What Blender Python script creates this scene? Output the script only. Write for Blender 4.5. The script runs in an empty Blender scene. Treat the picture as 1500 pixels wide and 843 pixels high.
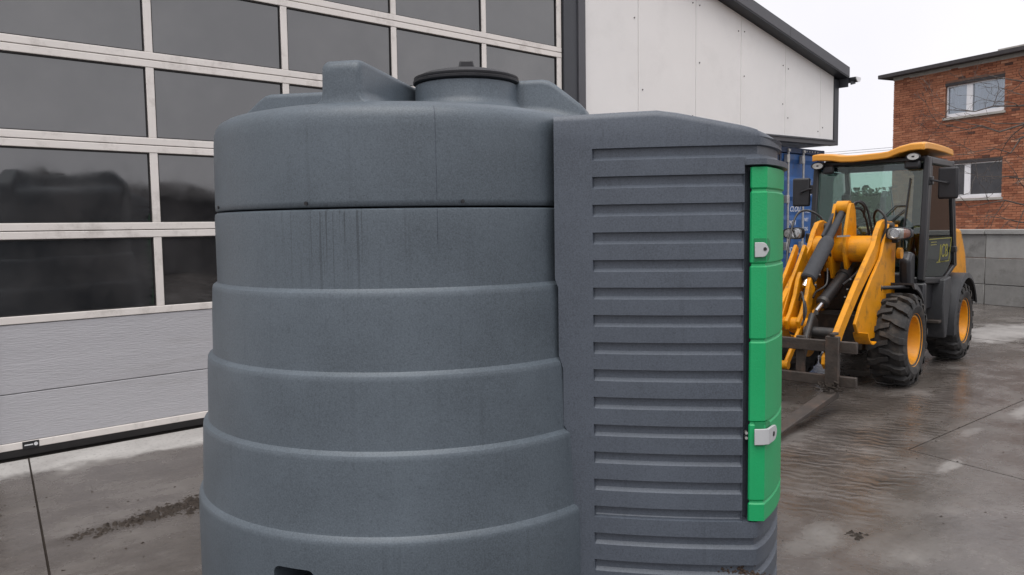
import bpy, bmesh, math, random
from math import sin, cos, pi, radians, sqrt, atan2
from mathutils import Vector, Matrix, noise

random.seed(7)
S = bpy.context.scene
COL = S.collection

# ------------------------------------------------------------------ camera
cam = bpy.data.cameras.new("camera")
camo = bpy.data.objects.new("camera", cam)
COL.objects.link(camo)
cam.sensor_width = 36.0
cam.lens = 36.0 * 1181.94 / 1500.0
cam.clip_end = 2000
cam.clip_start = 0.05
CAM_R = Vector((0.7362441, -0.67656899, -0.01410784))
CAM_U = Vector((0.06202656, 0.04670838, 0.99698096))
CAM_F = Vector((0.67386744, 0.73489641, -0.07635401))
m = Matrix((CAM_R, CAM_U, -CAM_F)).transposed().to_4x4()
m.translation = Vector((0, 0, 1.465))
camo.matrix_world = m
S.camera = camo

# ------------------------------------------------------------------ world, sun, exposure
SUN_EL, SUN_AZ = radians(70), radians(-125)       # azimuth from +Y towards +X
w = bpy.data.worlds.new("World")
S.world = w
w.use_nodes = True
nt = w.node_tree
nt.nodes.clear()
sky = nt.nodes.new('ShaderNodeTexSky')
sky.sky_type = 'NISHITA'
sky.sun_disc = False
sky.sun_elevation = SUN_EL
sky.sun_rotation = SUN_AZ
sky.air_density = 1.0
sky.dust_density = 4.0
hsv = nt.nodes.new('ShaderNodeHueSaturation')
hsv.inputs['Saturation'].default_value = 0.12
mixs = nt.nodes.new('ShaderNodeMix')
mixs.data_type = 'RGBA'
mixs.inputs[0].default_value = 0.88            # closed cloud cover over the clear sky
tc = nt.nodes.new('ShaderNodeTexCoord')
cl = nt.nodes.new('ShaderNodeTexNoise')
cl.inputs['Scale'].default_value = 1.6
cl.inputs['Detail'].default_value = 5
clr = nt.nodes.new('ShaderNodeValToRGB')
clr.color_ramp.elements[0].position = 0.3
clr.color_ramp.elements[0].color = (7.9, 7.8, 8.35, 1)
clr.color_ramp.elements[1].position = 0.75
clr.color_ramp.elements[1].color = (9.6, 9.45, 9.75, 1)
bg = nt.nodes.new('ShaderNodeBackground')
bg.inputs['Strength'].default_value = 0.085
wo = nt.nodes.new('ShaderNodeOutputWorld')
L = nt.links.new
L(sky.outputs[0], hsv.inputs['Color'])
L(tc.outputs['Generated'], cl.inputs['Vector'])
L(cl.outputs[0], clr.inputs[0])
L(hsv.outputs[0], mixs.inputs[6])
L(clr.outputs[0], mixs.inputs[7])
L(mixs.outputs[2], bg.inputs['Color'])
L(bg.outputs[0], wo.inputs['Surface'])
sun = bpy.data.lights.new("sun", 'SUN')
sun.energy = 1.5
sun.angle = radians(50)
sun.color = (1.0, 0.97, 0.93)
suno = bpy.data.objects.new("sun", sun)
COL.objects.link(suno)
suno.rotation_euler = Vector((-sin(SUN_AZ) * cos(SUN_EL), -cos(SUN_AZ) * cos(SUN_EL), -sin(SUN_EL))).to_track_quat('-Z', 'Y').to_euler()
S.view_settings.view_transform = 'Standard'
S.view_settings.look = 'None'
S.view_settings.exposure = 0.55
S.view_settings.gamma = 1.0

# ------------------------------------------------------------------ helpers
def nodes(mat):
    mat.use_nodes = True
    t = mat.node_tree
    return t, t.nodes, t.links.new, t.nodes['Principled BSDF']

def mat(name, col, rough=0.5, metal=0.0, var=0.12, scale=6.0, bump=0.0, bscale=80.0, spec=0.5,
        stain=None, stain_amt=0.0, stain_scale=3.0, coat=0.0, stretch=(1, 1, 1), rvar=0.08):
    m = bpy.data.materials.new(name)
    t, n, l, b = nodes(m)
    tc = n.new('ShaderNodeTexCoord')
    mp = n.new('ShaderNodeMapping')
    mp.inputs['Scale'].default_value = stretch
    l(tc.outputs['Object'], mp.inputs['Vector'])
    nz = n.new('ShaderNodeTexNoise')
    nz.inputs['Scale'].default_value = scale
    nz.inputs['Detail'].default_value = 8
    nz.inputs['Roughness'].default_value = 0.62
    l(mp.outputs[0], nz.inputs['Vector'])
    r = n.new('ShaderNodeValToRGB')
    c = Vector(col[:3])
    r.color_ramp.elements[0].position = 0.3
    r.color_ramp.elements[1].position = 0.72
    r.color_ramp.elements[0].color = (*(c * (1 - var)), 1)
    r.color_ramp.elements[1].color = (*(c * (1 + var)), 1)
    l(nz.outputs[0], r.inputs[0])
    out = r.outputs[0]
    if stain:
        n2 = n.new('ShaderNodeTexNoise')
        n2.inputs['Scale'].default_value = stain_scale
        n2.inputs['Detail'].default_value = 9
        n2.inputs['Roughness'].default_value = 0.7
        l(mp.outputs[0], n2.inputs['Vector'])
        rr = n.new('ShaderNodeValToRGB')
        rr.color_ramp.elements[0].position = 0.52
        rr.color_ramp.elements[1].position = 0.68
        rr.color_ramp.elements[0].color = (0, 0, 0, 1)
        rr.color_ramp.elements[1].color = (stain_amt,) * 3 + (1,)
        l(n2.outputs[0], rr.inputs[0])
        mx = n.new('ShaderNodeMix'); mx.data_type = 'RGBA'
        l(rr.outputs[0], mx.inputs[0]); l(out, mx.inputs[6]); mx.inputs[7].default_value = (*stain, 1)
        out = mx.outputs[2]
    l(out, b.inputs['Base Color'])
    mr = n.new('ShaderNodeMapRange')
    mr.inputs[3].default_value = max(0.02, rough - rvar)
    mr.inputs[4].default_value = min(1.0, rough + rvar)
    l(nz.outputs[0], mr.inputs[0])
    l(mr.outputs[0], b.inputs['Roughness'])
    b.inputs['Metallic'].default_value = metal
    b.inputs['Specular IOR Level'].default_value = spec
    b.inputs['Coat Weight'].default_value = coat
    if bump > 0:
        n3 = n.new('ShaderNodeTexNoise')
        n3.inputs['Scale'].default_value = bscale
        n3.inputs['Detail'].default_value = 4
        l(mp.outputs[0], n3.inputs['Vector'])
        bp = n.new('ShaderNodeBump')
        bp.inputs['Strength'].default_value = bump
        bp.inputs['Distance'].default_value = 0.01
        l(n3.outputs[0], bp.inputs['Height'])
        l(bp.outputs[0], b.inputs['Normal'])
    return m

class MB:
    """collects shapes, then links them as one mesh object"""
    def __init__(self):
        self.v = []; self.f = []
    def add(self, vs, fs):
        o = len(self.v)
        self.v += [tuple(p) for p in vs]
        self.f += [tuple(i + o for i in f) for f in fs]
        return self
    def box(self, x0, x1, y0, y1, z0, z1, M=None):
        vs = [Vector((x, y, z)) for x in (x0, x1) for y in (y0, y1) for z in (z0, z1)]
        if M: vs = [M @ p for p in vs]
        return self.add(vs, [(0, 1, 3, 2), (4, 6, 7, 5), (0, 4, 5, 1), (2, 3, 7, 6), (0, 2, 6, 4), (1, 5, 7, 3)])
    def bar(self, a, b, wx, wy, up=(0, 0, 1)):
        """square bar from a to b, wx sideways and wy along up"""
        a = Vector(a); b = Vector(b); d = (b - a).normalized(); u = Vector(up)
        s = d.cross(u)
        if s.length < 1e-4: s = d.cross(Vector((1, 0, 0)))
        s.normalize(); u = s.cross(d).normalized()
        vs = []
        for p in (a, b):
            for i, j in ((-1, -1), (1, -1), (1, 1), (-1, 1)):
                vs.append(p + s * (i * wx / 2) + u * (j * wy / 2))
        return self.add(vs, [(0, 3, 2, 1), (4, 5, 6, 7), (0, 1, 5, 4), (1, 2, 6, 5), (2, 3, 7, 6), (3, 0, 4, 7)])
    def tube(self, pts, r, n=10, cap=True):
        pts = [Vector(p) for p in pts]
        rs = r if isinstance(r, (list, tuple)) else [r] * len(pts)
        vs = []; fs = []; ref = None
        for i, p in enumerate(pts):
            d = (pts[min(i + 1, len(pts) - 1)] - pts[max(i - 1, 0)]).normalized()
            if ref is None:
                ref = d.orthogonal().normalized()
            ref = (ref - d * ref.dot(d)).normalized()
            b = d.cross(ref)
            for k in range(n):
                a = 2 * pi * k / n
                vs.append(p + (ref * cos(a) + b * sin(a)) * rs[i])
        for i in range(len(pts) - 1):
            for k in range(n):
                k2 = (k + 1) % n
                fs.append((i * n + k, i * n + k2, (i + 1) * n + k2, (i + 1) * n + k))
        if cap:
            fs.append(tuple(reversed(range(n))))
            fs.append(tuple(range((len(pts) - 1) * n, len(pts) * n)))
        return self.add(vs, fs)
    def cyl(self, a, b, r, n=20, r2=None):
        return self.tube([a, b], [r, r if r2 is None else r2], n)
    def lathe(self, prof, n=48, M=None, close=True):
        """profile of (r, z) round the local Z axis"""
        vs = []; fs = []
        for (r, z) in prof:
            for k in range(n):
                a = 2 * pi * k / n
                p = Vector((r * cos(a), r * sin(a), z))
                vs.append(M @ p if M else p)
        P = len(prof)
        for i in range(P - 1):
            for k in range(n):
                k2 = (k + 1) % n
                fs.append((i * n + k, i * n + k2, (i + 1) * n + k2, (i + 1) * n + k))
        if close:
            fs.append(tuple(reversed(range(n))))
            fs.append(tuple(range((P - 1) * n, P * n)))
        return self.add(vs, fs)
    def prism(self, pts, M, t):
        """polygon pts (2D) in M's XY plane, extruded t along its Z, centred"""
        n = len(pts)
        vs = [M @ Vector((x, y, -t / 2)) for x, y in pts] + [M @ Vector((x, y, t / 2)) for x, y in pts]
        fs = [tuple(reversed(range(n))), tuple(range(n, 2 * n))]
        fs += [(i, (i + 1) % n, n + (i + 1) % n, n + i) for i in range(n)]
        return self.add(vs, fs)
    def build(self, name, material, parent=None, smooth=35, bevel=0.0, seg=2, loc=None):
        me = bpy.data.meshes.new(name)
        me.from_pydata(self.v, [], self.f)
        bm = bmesh.new(); bm.from_mesh(me)
        bmesh.ops.recalc_face_normals(bm, faces=bm.faces)
        bm.to_mesh(me); bm.free()
        if smooth:
            me.shade_smooth()
            me.set_sharp_from_angle(angle=radians(smooth))
        me.materials.append(material)
        o = bpy.data.objects.new(name, me)
        COL.objects.link(o)
        if parent:
            o.parent = parent
        if loc: o.location = loc
        if bevel > 0:
            b = o.modifiers.new("bevel", 'BEVEL')
            b.width = bevel; b.segments = seg; b.limit_method = 'ANGLE'; b.angle_limit = radians(40)
            b.harden_normals = False
        return o

def tag(o, label=None, cat=None, group=None, kind=None):
    if label: o['label'] = label
    if cat: o['category'] = cat
    if group: o['group'] = group
    if kind: o['kind'] = kind
    return o

def thing(name, label, cat, M=None, group=None):
    o = bpy.data.objects.new(name, None)
    o.empty_display_size = 0.3
    COL.objects.link(o)
    if M is not None: o.matrix_world = M
    return tag(o, label, cat, group)

def text_mesh(body, size, mat_, M, parent, name, shear=0.0, depth=0.001, sx=1.0):
    cu = bpy.data.curves.new(name, 'FONT')
    cu.body = body; cu.size = size; cu.shear = shear; cu.extrude = depth
    cu.align_x = 'LEFT'
    to = bpy.data.objects.new(name + "_tmp", cu)
    me = bpy.data.meshes.new_from_object(to)
    me.name = name
    me.materials.clear(); me.materials.append(mat_)
    o = bpy.data.objects.new(name, me)
    COL.objects.link(o)
    o.parent = parent
    o.matrix_local = M @ Matrix.Diagonal((sx, 1, 1, 1))
    bpy.data.objects.remove(to); bpy.data.curves.remove(cu)
    return o

def copy_tree(o, parent=None):
    c = o.copy(); COL.objects.link(c)
    if parent: c.parent = parent
    for ch in list(o.children):
        copy_tree(ch, c)
    return c

# frame whose X,Y plane is the world XZ plane, facing -Y (towards the yard)
def facade_M(x, y, z):
    return Matrix(((1, 0, 0, x), (0, 0, -1, y), (0, 1, 0, z), (0, 0, 0, 1)))

# ------------------------------------------------------------------ materials
def ground_material():
    m = bpy.data.materials.new("wet_concrete")
    t, n, l, b = nodes(m)
    geo = n.new('ShaderNodeNewGeometry')
    sep = n.new('ShaderNodeSeparateXYZ'); l(geo.outputs['Position'], sep.inputs[0])
    def noise_(sc, det=6, ro=0.6, st=None):
        x = n.new('ShaderNodeTexNoise'); x.inputs['Scale'].default_value = sc
        x.inputs['Detail'].default_value = det; x.inputs['Roughness'].default_value = ro
        if st:
            mp = n.new('ShaderNodeMapping'); mp.inputs['Scale'].default_value = st[0]
            mp.inputs['Rotation'].default_value = (0, 0, st[1])
            l(geo.outputs['Position'], mp.inputs['Vector']); l(mp.outputs[0], x.inputs['Vector'])
        else:
            l(geo.outputs['Position'], x.inputs['Vector'])
        return x.outputs[0]
    def math_(op, a, b_=None, c_=None):
        x = n.new('ShaderNodeMath'); x.operation = op
        for i, v in enumerate((a, b_, c_)):
            if v is None: continue
            if isinstance(v, (int, float)): x.inputs[i].default_value = v
            else: l(v, x.inputs[i])
        return x.outputs[0]
    def ramp(f, stops):
        r = n.new('ShaderNodeValToRGB')
        e = r.color_ramp.elements
        while len(e) < len(stops): e.new(0.5)
        for i, (p, c) in enumerate(stops):
            e[i].position = p; e[i].color = (*c, 1) if len(c) == 3 else c
        l(f, r.inputs[0]); return r.outputs[0]
    def mix(f, a, b_):
        x = n.new('ShaderNodeMix'); x.data_type = 'RGBA'
        l(f, x.inputs[0])
        for s, v in ((6, a), (7, b_)):
            if isinstance(v, tuple): x.inputs[s].default_value = (*v, 1)
            else: l(v, x.inputs[s])
        return x.outputs[2]
    big = noise_(0.55, 6, 0.6)
    mid = noise_(2.3, 9, 0.68)
    streak = noise_(1.6, 7, 0.6, ((1.0, 4.0, 1.0), radians(-12)))
    fine = noise_(38, 5, 0.7)
    wet = ramp(mid, [(0.30, (0.062, 0.052, 0.046)), (0.48, (0.104, 0.091, 0.083)), (0.70, (0.190, 0.174, 0.162))])
    muddy = ramp(streak, [(0.3, (0.056, 0.046, 0.039)), (0.7, (0.112, 0.097, 0.085))])
    col = mix(ramp(big, [(0.42, (0, 0, 0)), (0.6, (1, 1, 1))]), wet, muddy)
    # rust-brown patches
    rust = noise_(0.8, 7, 0.7)
    col = mix(ramp(rust, [(0.60, (0, 0, 0)), (0.74, (0.55, 0.55, 0.55))]), col, (0.115, 0.070, 0.042))
    # dry pale concrete along the foot of the building, with a ragged edge
    edge = math_('ADD', sep.outputs[1], math_('MULTIPLY', math_('SUBTRACT', noise_(1.9, 6, 0.6), 0.5), 0.75))
    dry = ramp(edge, [(0.0, (0, 0, 0)), (1.0, (1, 1, 1))])
    mr = n.new('ShaderNodeMapRange'); mr.interpolation_type = 'SMOOTHSTEP'
    l(edge, mr.inputs[0]); mr.inputs[1].default_value = 5.42; mr.inputs[2].default_value = 5.62
    # a few drying patches out in the yard
    wob = math_('MULTIPLY', math_('SUBTRACT', noise_(2.9, 9, 0.75), 0.5), 2.6)
    drymask = mr.outputs[0]
    for (px_, py_, rx_, ry_, am_) in ((11.6, 3.35, 1.3, 0.55, 0.5), (7.25, 1.80, 0.55, 0.12, 0.42), (6.05, 1.90, 0.16, 0.05, 0.22), (5.10, 1.72, 0.22, 0.06, 0.35),
                                      (13.2, 5.2, 1.6, 0.5, 0.5), (9.6, 1.2, 1.2, 0.4, 0.5), (4.35, 0.85, 0.5, 0.22, 0.25), (3.45, 1.75, 0.30, 0.12, 0.22)):
        ex = math_('DIVIDE', math_('SUBTRACT', sep.outputs[0], px_), rx_)
        ey = math_('DIVIDE', math_('SUBTRACT', sep.outputs[1], py_), ry_)
        ds = math_('ADD', math_('SQRT', math_('ADD', math_('MULTIPLY', ex, ex), math_('MULTIPLY', ey, ey))), wob)
        pm_ = n.new('ShaderNodeMapRange'); pm_.interpolation_type = 'SMOOTHSTEP'
        l(ds, pm_.inputs[0]); pm_.inputs[1].default_value = 1.15; pm_.inputs[2].default_value = 0.45
        pm_.inputs[3].default_value = 0.0; pm_.inputs[4].default_value = am_
        drymask = math_('MAXIMUM', drymask, pm_.outputs[0])
    drycol = ramp(mid, [(0.3, (0.36, 0.345, 0.33)), (0.7, (0.50, 0.485, 0.465))])
    col = mix(drymask, col, drycol)
    # damp dirty streak along the soil trail beside the tank
    tx = math_('SUBTRACT', sep.outputs[0], 1.32)
    ty = math_('SUBTRACT', math_('SUBTRACT', sep.outputs[1], 4.245), math_('MULTIPLY', tx, 0.10))
    tn_ = math_('MULTIPLY', math_('SUBTRACT', noise_(7.0, 6, 0.7), 0.5), 0.9)
    dd = math_('SQRT', math_('ADD', math_('POWER', math_('DIVIDE', tx, 0.62), 2.0), math_('POWER', math_('DIVIDE', ty, 0.085), 2.0)))
    dm = n.new('ShaderNodeMapRange'); dm.interpolation_type = 'SMOOTHSTEP'
    l(math_('ADD', dd, tn_), dm.inputs[0]); dm.inputs[1].default_value = 1.25; dm.inputs[2].default_value = 0.55
    dm.inputs[3].default_value = 0.0; dm.inputs[4].default_value = 0.7
    col = mix(dm.outputs[0], col, (0.048, 0.038, 0.031))
    # fine grit
    col = mix(ramp(fine, [(0.30, (0.5, 0.5, 0.5)), (0.46, (0, 0, 0))]), col, (0.045, 0.038, 0.033))
    l(col, b.inputs['Base Color'])
    rr = n.new('ShaderNodeMapRange')
    l(mid, rr.inputs[0]); rr.inputs[1].default_value = 0.3; rr.inputs[2].default_value = 0.75
    rr.inputs[3].default_value = 0.08; rr.inputs[4].default_value = 0.46
    ro = math_('ADD', rr.outputs[0], math_('MULTIPLY', drymask, 0.4))
    l(ro, b.inputs['Roughness'])
    b.inputs['Specular IOR Level'].default_value = 0.5
    # mud ridges squeezed up by tyres in a band beside the loader's path
    rot = n.new('ShaderNodeVectorRotate'); rot.rotation_type = 'Z_AXIS'
    rot.inputs['Center'].default_value = (6.2, 2.75, 0)
    rot.inputs['Angle'].default_value = radians(-14)
    l(geo.outputs['Position'], rot.inputs['Vector'])
    s2 = n.new('ShaderNodeSeparateXYZ'); l(rot.outputs[0], s2.inputs[0])
    band = math_('ABSOLUTE', math_('SUBTRACT', s2.outputs[1], 2.58))
    bm_ = n.new('ShaderNodeMapRange'); bm_.interpolation_type = 'SMOOTHSTEP'
    l(math_('ADD', band, math_('MULTIPLY', math_('SUBTRACT', noise_(1.6), 0.5), 0.7)), bm_.inputs[0])
    bm_.inputs[1].default_value = 0.52; bm_.inputs[2].default_value = 0.25
    bm_.inputs[3].default_value = 0.0; bm_.inputs[4].default_value = 1.0
    mx_ = n.new('ShaderNodeMapRange'); l(sep.outputs[0], mx_.inputs[0])
    mx_.inputs[1].default_value = 3.6; mx_.inputs[2].default_value = 4.4
    mx2_ = n.new('ShaderNodeMapRange'); l(sep.outputs[0], mx2_.inputs[0])
    mx2_.inputs[1].default_value = 10.5; mx2_.inputs[2].default_value = 8.0
    bandm = math_('MULTIPLY', math_('MULTIPLY', bm_.outputs[0], mx_.outputs[0]), mx2_.outputs[0])
    wv = n.new('ShaderNodeTexWave'); wv.wave_type = 'BANDS'; wv.bands_direction = 'X'
    wv.inputs['Scale'].default_value = 3.4; wv.inputs['Distortion'].default_value = 8.0
    wv.inputs['Detail'].default_value = 2.5; wv.inputs['Detail Scale'].default_value = 1.6
    l(rot.outputs[0], wv.inputs['Vector'])
    h = math_('ADD', math_('MULTIPLY', math_('MULTIPLY', wv.outputs['Fac'], math_('MULTIPLY', bandm, noise_(1.6, 3, 0.6))), 0.62),
              math_('ADD', math_('MULTIPLY', fine, 0.10), math_('MULTIPLY', mid, 0.5)))
    bp = n.new('ShaderNodeBump'); bp.inputs['Strength'].default_value = 0.6; bp.inputs['Distance'].default_value = 0.018
    l(h, bp.inputs['Height']); l(bp.outputs[0], b.inputs['Normal'])
    return m

def tank_material(name, col, streaks=0.6):
    """rotation-moulded plastic: mottled grey with faint run marks and dust"""
    m = bpy.data.materials.new(name)
    t, n, l, b = nodes(m)
    tc = n.new('ShaderNodeTexCoord')
    def nz(sc, det, ro, st=(1, 1, 1)):
        mp = n.new('ShaderNodeMapping'); mp.inputs['Scale'].default_value = st
        l(tc.outputs['Object'], mp.inputs['Vector'])
        x = n.new('ShaderNodeTexNoise'); x.inputs['Scale'].default_value = sc
        x.inputs['Detail'].default_value = det; x.inputs['Roughness'].default_value = ro
        l(mp.outputs[0], x.inputs['Vector']); return x.outputs[0]
    def ramp(f, a, b_, ca, cb):
        r = n.new('ShaderNodeValToRGB'); e = r.color_ramp.elements
        e[0].position = a; e[1].position = b_; e[0].color = (*ca, 1); e[1].color = (*cb, 1)
        l(f, r.inputs[0]); return r.outputs[0]
    def mix(f, a, c):
        x = n.new('ShaderNodeMix'); x.data_type = 'RGBA'
        l(f, x.inputs[0])
        l(a, x.inputs[6])
        x.inputs[7].default_value = (*c, 1)
        return x.outputs[2]
    c = Vector(col)
    base = ramp(nz(2.2, 8, 0.65), 0.3, 0.7, c * 0.80, c * 1.20)
    speck = nz(170, 2, 0.5)
    base = mix(ramp(speck, 0.35, 0.72, (0, 0, 0), (0.45,) * 3), base, c * 1.85)
    base = mix(ramp(nz(120, 2, 0.5), 0.56, 0.7, (0, 0, 0), (0.4,) * 3), base, c * 0.6)
    # narrow vertical run marks
    sz = n.new('ShaderNodeSeparateXYZ'); l(tc.outputs['Object'], sz.inputs[0])
    def mul(a, b_):
        x = n.new('ShaderNodeMath'); x.operation = 'MULTIPLY'; l(a, x.inputs[0]); l(b_, x.inputs[1]); return x.outputs[0]
    zr = n.new('ShaderNodeMapRange'); l(sz.outputs[2], zr.inputs[0])
    zr.inputs[1].default_value = 1.05; zr.inputs[2].default_value = 1.50
    zr2 = n.new('ShaderNodeMapRange'); l(sz.outputs[2], zr2.inputs[0])
    zr2.inputs[1].default_value = 1.56; zr2.inputs[2].default_value = 1.53
    streak = ramp(nz(78.0, 2, 0.5, (1, 1, 0.014)), 0.60, 0.65, (0, 0, 0), (streaks,) * 3)
    dv = n.new('ShaderNodeVectorMath'); dv.operation = 'DOT_PRODUCT'
    l(tc.outputs['Object'], dv.inputs[0]); dv.inputs[1].default_value = (cos(0.617), -sin(0.617), 0)
    ab = n.new('ShaderNodeMath'); ab.operation = 'ADD'; l(dv.outputs['Value'], ab.inputs[0]); ab.inputs[1].default_value = 0.27
    ab2 = n.new('ShaderNodeMath'); ab2.operation = 'ABSOLUTE'; l(ab.outputs[0], ab2.inputs[0])
    pr = n.new('ShaderNodeMapRange'); l(ab2.outputs[0], pr.inputs[0])
    pr.inputs[1].default_value = 0.30; pr.inputs[2].default_value = 0.06
    pr.inputs[3].default_value = 0.06; pr.inputs[4].default_value = 1.0
    base = mix(mul(mul(streak, pr.outputs[0]), mul(zr.outputs[0], zr2.outputs[0])), base, c * 0.33)
    runs = nz(26.0, 4, 0.55, (1, 1, 0.03))
    base = mix(ramp(runs, 0.60, 0.72, (0, 0, 0), (0.25,) * 3), base, c * 0.6)
    dust = nz(1.1, 9, 0.75, (1, 1, 0.6))
    base = mix(ramp(dust, 0.54, 0.72, (0, 0, 0), (0.32,) * 3), base, (c.x * 1.5, c.y * 1.5, c.z * 1.46))
    l(base, b.inputs['Base Color'])
    b.inputs['Roughness'].default_value = 0.46
    b.inputs['Specular IOR Level'].default_value = 0.45
    bp = n.new('ShaderNodeBump'); bp.inputs['Strength'].default_value = 0.22; bp.inputs['Distance'].default_value = 0.002
    l(speck, bp.inputs['Height'])
    bp2 = n.new('ShaderNodeBump'); bp2.inputs['Strength'].default_value = 0.15; bp2.inputs['Distance'].default_value = 0.02
    l(nz(3.0, 3, 0.5), bp2.inputs['Height']); l(bp.outputs[0], bp2.inputs['Normal'])
    l(bp2.outputs[0], b.inputs['Normal'])
    return m

M_GROUND = ground_material()
M_TANK = tank_material("grey_moulded_plastic", (0.079, 0.097, 0.115))
M_CAB = tank_material("grey_cabinet_plastic", (0.069, 0.081, 0.101), 0.08)
M_GREEN = mat("green_plastic", (0.008, 0.355, 0.120), 0.42, var=0.07, scale=3, bump=0.12, bscale=140, stain=(0.03, 0.26, 0.10), stain_amt=0.3)
M_BLACKP = mat("black_plastic", (0.018, 0.018, 0.021), 0.45, var=0.2, bump=0.1)
M_DARKGAP = mat("dark_liner", (0.03, 0.033, 0.038), 0.7)
M_LATCH = mat("pale_grey_latch", (0.48, 0.49, 0.50), 0.45, var=0.06)
M_ALU = mat("cream_aluminium", (0.77, 0.725, 0.685), 0.42, metal=0.0, var=0.05, scale=3, stain=(0.36, 0.32, 0.29), stain_amt=0.5, stain_scale=5, bump=0.05)
M_PANEL = mat("silver_door_panel", (0.46, 0.455, 0.475), 0.55, var=0.05, scale=4, stretch=(0.3, 1, 3), bump=0.35, bscale=60, stain=(0.30, 0.29, 0.29), stain_amt=0.5, stain_scale=2)
M_RUBBER = mat("black_rubber", (0.02, 0.018, 0.018), 0.7, var=0.3)
M_ANTH = mat("anthracite_steel", (0.040, 0.043, 0.052), 0.42, var=0.1, scale=4)
M_ANTH2 = mat("grey_steel_trim", (0.085, 0.085, 0.095), 0.5, var=0.1, scale=4)
M_WHITE = mat("off_white_sheet", (0.81, 0.795, 0.78), 0.5, var=0.03, scale=1.3, stain=(0.60, 0.585, 0.57), stain_amt=0.2, stain_scale=1.7)
M_SCREW = mat("zinc_screw", (0.12, 0.11, 0.11), 0.4, metal=0.6)
M_GALV = mat("galvanised_steel", (0.42, 0.42, 0.41), 0.45, metal=0.5, var=0.2, scale=20, stain=(0.2, 0.16, 0.13), stain_amt=0.5)
M_BLUE = mat("blue_container_paint", (0.020, 0.095, 0.29), 0.5, var=0.18, scale=4, stain=(0.05, 0.05, 0.07), stain_amt=0.6, stain_scale=5)
M_DBLUE = mat("dark_blue_frame_paint", (0.012, 0.03, 0.085), 0.55, var=0.25, scale=6)
M_WTXT = mat("white_lettering", (0.72, 0.73, 0.74), 0.5, var=0.06)
M_YEL = mat("yellow_paint", (0.70, 0.285, 0.006), 0.38, var=0.10, scale=9, stain=(0.24, 0.11, 0.025), stain_amt=0.75, stain_scale=7, coat=0.0, spec=0.35, bump=0.05)
M_ORANGE = mat("orange_yellow_roof_paint", (0.74, 0.32, 0.035), 0.42, var=0.05, scale=5, coat=0.15)
M_TYRE = mat("tyre_rubber", (0.026, 0.025, 0.025), 0.72, var=0.3, scale=14, stain=(0.085, 0.072, 0.06), stain_amt=0.8, stain_scale=7, bump=0.3, bscale=60)
M_DKMET = mat("dark_grease_metal", (0.028, 0.026, 0.025), 0.5, var=0.4, scale=12, stain=(0.09, 0.06, 0.04), stain_amt=0.6, stain_scale=12)
M_RUST = mat("rusty_fork_steel", (0.046, 0.036, 0.030), 0.62, var=0.35, scale=14, stain=(0.10, 0.06, 0.042), stain_amt=0.7, stain_scale=8, bump=0.35, bscale=50)
M_SLEEVE = mat("charcoal_hose_sleeve", (0.050, 0.053, 0.060), 0.8, var=0.15, scale=25, bump=0.4, bscale=120)
M_HOSE = mat("black_hose", (0.014, 0.014, 0.015), 0.42)
M_CHROME = mat("chrome_rod", (0.75, 0.75, 0.76), 0.15, metal=1.0, var=0.05)
M_CABFR = mat("black_cab_frame", (0.020, 0.020, 0.023), 0.38, var=0.15)
M_FENDER = mat("grey_black_fender_plastic", (0.040, 0.041, 0.045), 0.55, var=0.2, scale=7, stain=(0.09, 0.085, 0.08), stain_amt=0.5)
M_SEAT = mat("grey_seat_cloth", (0.10, 0.105, 0.11), 0.85, var=0.2)
M_LAMP = mat("lamp_reflector", (0.62, 0.61, 0.58), 0.22, metal=0.25, var=0.25, scale=30)
M_AMBER = mat("amber_indicator", (0.55, 0.20, 0.11), 0.25, var=0.1)
M_LOGO = mat("yellow_logo_print", (0.24, 0.215, 0.02), 0.4, var=0.1)
M_DOORGRN = mat("dark_tinted_lower_glass", (0.014, 0.022, 0.023), 0.08, var=0.1, rvar=0.02)
M_CONC = mat("grey_concrete_panel", (0.235, 0.23, 0.218), 0.85, var=0.18, scale=4, stain=(0.10, 0.095, 0.085), stain_amt=0.7, stain_scale=2.2, bump=0.4, bscale=30)
M_CONC2 = mat("pale_concrete_cap", (0.33, 0.325, 0.31), 0.85, var=0.15, scale=4, bump=0.3, bscale=30)
M_MORTAR = mat("mortar", (0.20, 0.105, 0.07), 0.9, var=0.2, scale=8)
M_ROOF = mat("dark_bitumen_roof", (0.045, 0.040, 0.042), 0.8, var=0.3, scale=8)
M_PVC = mat("white_window_frame", (0.78, 0.78, 0.80), 0.4, var=0.03)
M_SILL = mat("stone_sill", (0.36, 0.34, 0.31), 0.8, var=0.15)
M_CURTAIN = mat("white_net_curtain", (0.80, 0.81, 0.85), 0.9, var=0.12, scale=18, stretch=(1, 1, 0.05))
M_ROOMDK = mat("dim_room", (0.05, 0.05, 0.055), 0.9)
M_BARK = mat("grey_brown_bark", (0.085, 0.068, 0.058), 0.85, var=0.35, scale=20)
M_LEAF = mat("hedge_green", (0.060, 0.085, 0.042), 0.8, var=0.4, scale=1.2)
M_WIRE = mat("cable_grey", (0.22, 0.22, 0.24), 0.6)
M_SOIL = mat("dark_soil", (0.035, 0.026, 0.02), 0.9, var=0.4, scale=30)
M_SHED = mat("dark_shed_sheet", (0.05, 0.05, 0.055), 0.7, var=0.2, scale=1.0)
M_EARTH = mat("bare_earth", (0.085, 0.075, 0.062), 0.9, var=0.25, scale=0.4, bump=0.3, bscale=6)

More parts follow.
